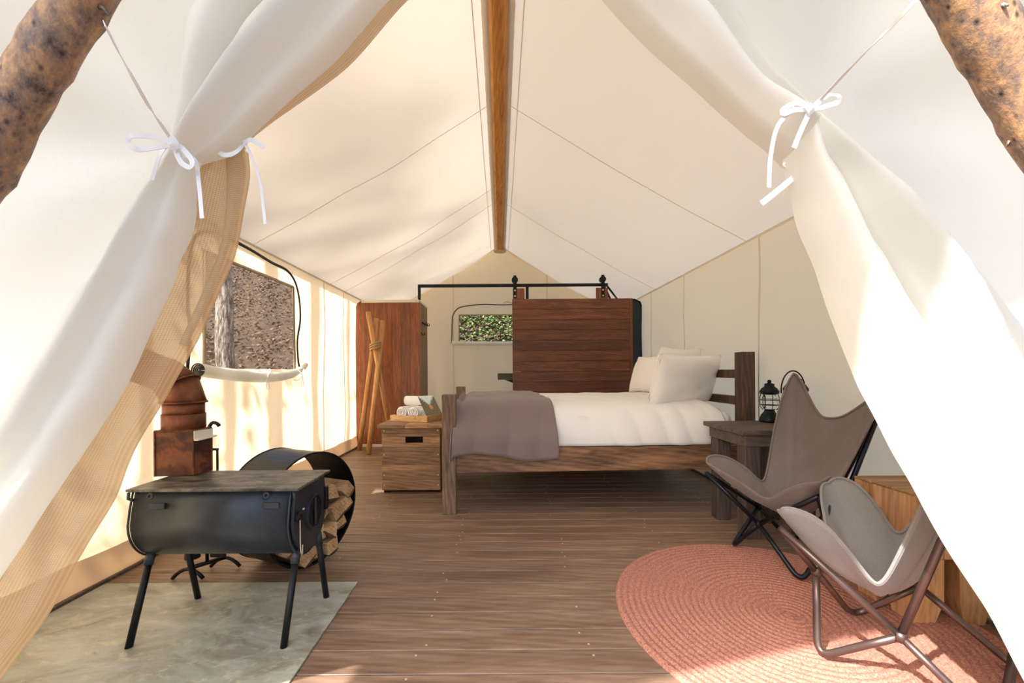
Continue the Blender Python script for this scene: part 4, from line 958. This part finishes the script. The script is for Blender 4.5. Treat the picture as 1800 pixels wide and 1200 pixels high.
# ------------------------------------------------------------------ butterfly chairs
def butterfly(label, T, Ft, J, zc, mids, mat, rodmat, centre, k_in=.36):
    """T: tops FL FR BR BL, Ft: feet, J: joints of sides (FL-FR, FR-BR, BR-BL, BL-FL); mids: heights of the edge middles front,right,back,left"""
    base = sum((Vector((*p, 0)) for p in Ft), Vector())/4
    t = thing('butterfly_chair', base, label, 'chair', 'butterfly chairs')
    T = [Vector(p) for p in T]; n = 46; rows = []
    for j in range(n):
        r = []
        for i in range(n):
            u = -1+2*i/(n-1); q = -1+2*j/(n-1)             # u: left..right, q: front..back
            w = ((1-u)*(1-q)/4, (1+u)*(1-q)/4, (1+u)*(1+q)/4, (1-u)*(1+q)/4)
            b = sum((T[k]*w[k] for k in range(4)), Vector())
            m = max(abs(u), abs(q)); th = math.atan2(q, u); sc_ = min(abs(u), abs(q))/m if m > 1e-6 else 0; c = 3*sc_**2-2*sc_**3
            ce = Vector((centre[0], centre[1], 0)); h = Vector((b.x, b.y, 0)) if m > 0 else ce
            # point on the rim in this direction
            if m > 1e-6:
                ru, rq = u/m, q/m
                w2 = ((1-ru)*(1-rq)/4, (1+ru)*(1-rq)/4, (1+ru)*(1+rq)/4, (1-ru)*(1+rq)/4)
                rim = sum((T[k]*w2[k] for k in range(4)), Vector())
                cs, sn = math.cos(th), math.sin(th); wt = [max(0, -sn)**2, max(0, cs)**2, max(0, sn)**2, max(0, -cs)**2]
                zmid = sum(a*b_ for a, b_ in zip(wt, mids))/max(1e-6, sum(wt))
                zr_ = rim.z*c+zmid*(1-c); kk = k_in*(1-.6*wt[2]/max(1e-6, sum(wt))); pull = (1-kk*(1-c))*(1-.11*max(0, (sc_-.72)/.28)**2)
                rimh = ce.lerp(Vector((rim.x, rim.y, 0)), pull)
                pos = ce.lerp(rimh, m); z = zc+(zr_-zc)*m**(1.9-.35*c)
            else: pos = ce; z = zc
            r.append(Vector((pos.x, pos.y, z+.006*nz(u*3, q*3, 31))))
        rows.append(r)
    sl_ = gridmesh('sling_seat', rows, mat, t); sl_.modifiers.new('thick', 'SOLIDIFY').thickness = .006
    rim = [rows[0][i] for i in range(n)]+[rows[j][n-1] for j in range(1, n)]+[rows[n-1][i] for i in range(n-2, -1, -1)]+[rows[j][0] for j in range(n-2, 0, -1)]
    tube('hem', rim, .0055, mat, sl_, 6, True)
    Fv = [Vector((*p, .012)) for p in Ft]; J = [Vector(p) for p in J]
    for i in range(4):
        jp, jn = J[i-1], J[i]                              # joints of the two sides meeting at foot i
        f0 = Fv[i]; a = f0.lerp(jp, .22); b = f0.lerp(jn, .22)
        pts = [jp]+[jp.lerp(a, .5), a]+[a.lerp(f0, q).lerp(f0.lerp(b, q), q) for q in (.2, .35, .5, .65, .8)]+[b, b.lerp(jn, .5), jn]
        for p in pts: p.z = max(p.z, .012)
        v, f = tubevf(pts, .0115, 10); mesh('leg_loop', v, f, rodmat, t, True)
    for i in range(4):
        k = (i+1) % 4
        for q in (i, k):
            top = T[q]+(Vector((centre[0], centre[1], T[q].z))-T[q]).normalized()*(.042 if T[q].z < .7 else .02)-Vector((0, 0, .06))
            v, f = tubevf([J[i], J[i].lerp(top, .5), top], .0115, 10); mesh('rod', v, f, rodmat, t, True)
        v, f = tubevf([J[i]-Vector((0, 0, .014)), J[i]+Vector((0, 0, .014))], .0155, 10); mesh('joint', v, f, rodmat, t, True)
    return t
# brown chair, further in: faces left and toward the entrance
butterfly('brown grey butterfly chair with tall sling back beside the bedside table',
    [(1.06, 2.28, .505), (1.37, 1.80, .505), (1.80, 1.97, .885), (1.68, 2.42, .975)],
    [(1.275, 2.35), (1.38, 1.95), (1.76, 2.08), (1.66, 2.42)],
    [(1.315, 2.16, .21), (1.55, 2.0, .20), (1.71, 2.24, .22), (1.46, 2.40, .22)], .27, (.365, .42, .745, .40), 'sling_brown', 'rod_dark', (1.46, 2.13))
# grey chair, nearest: faces left, its back hidden by the flap
butterfly('light grey butterfly chair nearest the entrance, partly in sunlight',
    [(1.40, 1.835, .515), (.93, 1.47, .505), (1.36, 1.13, .95), (1.78, 1.46, .95)],
    [(1.40, 1.69), (1.08, 1.45), (1.34, 1.14), (1.68, 1.37)],
    [(1.118, 1.505, .28), (1.21, 1.285, .185), (1.52, 1.25, .2), (1.53, 1.55, .2)], .215, (.36, .305, .72, .38), 'sling_grey', 'rod_bronze', (1.33, 1.49))

# ------------------------------------------------------------------ outside: forest slope, undergrowth, trees
def terr(x, y):
    out = max(0, -x-4.2)*.62; back = max(0, y-8.4)*.72; right = max(0, x-6)*.35
    return -.40+max(out, back, right)+.12*nz(x*.5, y*.5)+.05*nz(x*1.7, y*1.7, 3)
gx = frange(-24, 16, 70); gy = frange(-14, 26, 70)
rows = [[Vector((x, y, terr(x, y))) for x in gx] for y in gy]
tag(gridmesh('forest_ground', rows, 'terrain_soil'), kind='structure')
rr = random.Random(11)
def leafstuff(name, n, area, size, mat, label):
    V = []; Fc = []
    for _ in range(n):
        x, y = rr.uniform(*area[0]), rr.uniform(*area[1]); z = terr(x, y)+rr.uniform(0, .22); a = rr.uniform(0, 6.28); e_ = rr.uniform(-.7, .9); L = size*rr.uniform(.6, 1.5)
        dv_ = Vector((math.cos(a)*math.cos(e_), math.sin(a)*math.cos(e_), math.sin(e_))); sdv = dv_.cross(Vector((rr.uniform(-1, 1), rr.uniform(-1, 1), 1))).normalized()*L*.28; c = Vector((x, y, z)); b = len(V)
        V += [c, c+dv_*L*.5+sdv, c+dv_*L, c+dv_*L*.5-sdv]; Fc += [(b, b+1, b+2), (b, b+2, b+3)]
    o = mesh(name, V, Fc, mat); tag(o, label, 'plants', None, 'stuff'); return o
leafstuff('leafy_undergrowth', 9000, ((-2.2, 1.8), (8.6, 13)), .075, 'leaf_green', 'sunlit green undergrowth seen through the back window')
leafstuff('dry_leaf_litter', 5000, ((-2.6, 2), (8.6, 13)), .12, 'leaf_dry', 'dry brown leaf litter seen through the back window')
leafstuff('dry_brush', 12000, ((-12, -4.6), (5, 16)), .09, 'leaf_dry', 'dry brown brush on the slope seen through the left window')
def tree(label, x, y, r, h, lean=0.0, seed=1, branches=5, group='trees outside the tent'):
    z0 = terr(x, y)-.15; t = thing('tree', (x, y, z0), label, 'tree', group)
    pts = [Vector((x+lean*q*q*h*.12+.05*math.sin(q*7+seed), y+.04*math.sin(q*5+seed*2), z0+h*q)) for q in frange(0, 1, 30)]
    v, f = tubevf(pts, [r*(1.25-.25*min(1, q*6))*(1-.55*q) for q in frange(0, 1, 30)], 18)
    v = [p+Vector((nz(p.x*6, p.y*6, p.z*1.3+seed), nz(p.x*6+9, p.y*6, p.z*1.3), 0))*r*.18 for p in v]
    mesh('trunk', v, f, 'tree_bark', t, True); q = random.Random(seed)
    for k in range(branches):
        hh_ = q.uniform(.45, .95); c = pts[int(hh_*29)]; a = q.uniform(0, 6.28); L = q.uniform(.8, 1.6)
        mid = c+Vector((math.cos(a), math.sin(a), .15))*L*.5; en = c+Vector((math.cos(a+.2), math.sin(a+.2), .1))*L
        v, f = tubevf([c, mid, en], [r*.22, r*.14, r*.04], 7); b_ = mesh('branch', v, f, 'tree_bark', t, True)
        V = []; Fc = []
        for _ in range(40):
            pc_ = c.lerp(en, q.uniform(.35, 1.1))+Vector((q.uniform(-.25, .25), q.uniform(-.25, .25), q.uniform(-.2, .2))); aa = q.uniform(0, 6.28); dv_ = Vector((math.cos(aa), math.sin(aa), q.uniform(-.5, .5)))*.16; sdv = dv_.cross(Vector((q.uniform(-1, 1), 0, 1))).normalized()*.04; b = len(V)
            V += [pc_, pc_+dv_*.5+sdv, pc_+dv_, pc_+dv_*.5-sdv]; Fc += [(b, b+1, b+2), (b, b+2, b+3)]
        tag(mesh('foliage', V, Fc, 'leaf_green', b_), kind='stuff')
    return t
tree('pale barked tree trunk standing just outside the left window', -3.9, 6.05, .13, 9, .1, 2, 4)
#tree('slim tree trunk further up the slope outside the left window', -6.4, 11.2, .16, 10, -.1, 5, 4)
# trees nearer the entrance: their shadows fall across the left canvas wall
for k, (yw, wd_, X_) in enumerate(((2.32, .06, -3.6), (2.96, .085, -4.2), (3.60, .15, -4.0), (4.5, .13, -4.4), (5.35, .06, -4.1), (6.1, .1, -4.6), (1.75, .06, -4.8))):
    tt = (-XW-X_)/SUN.x; tree('tree trunk standing outside the left canvas wall and shading it', X_, yw-SUN.y*tt, wd_, 7.5+.4*k, .1*math.sin(k*3), 20+k, 4)
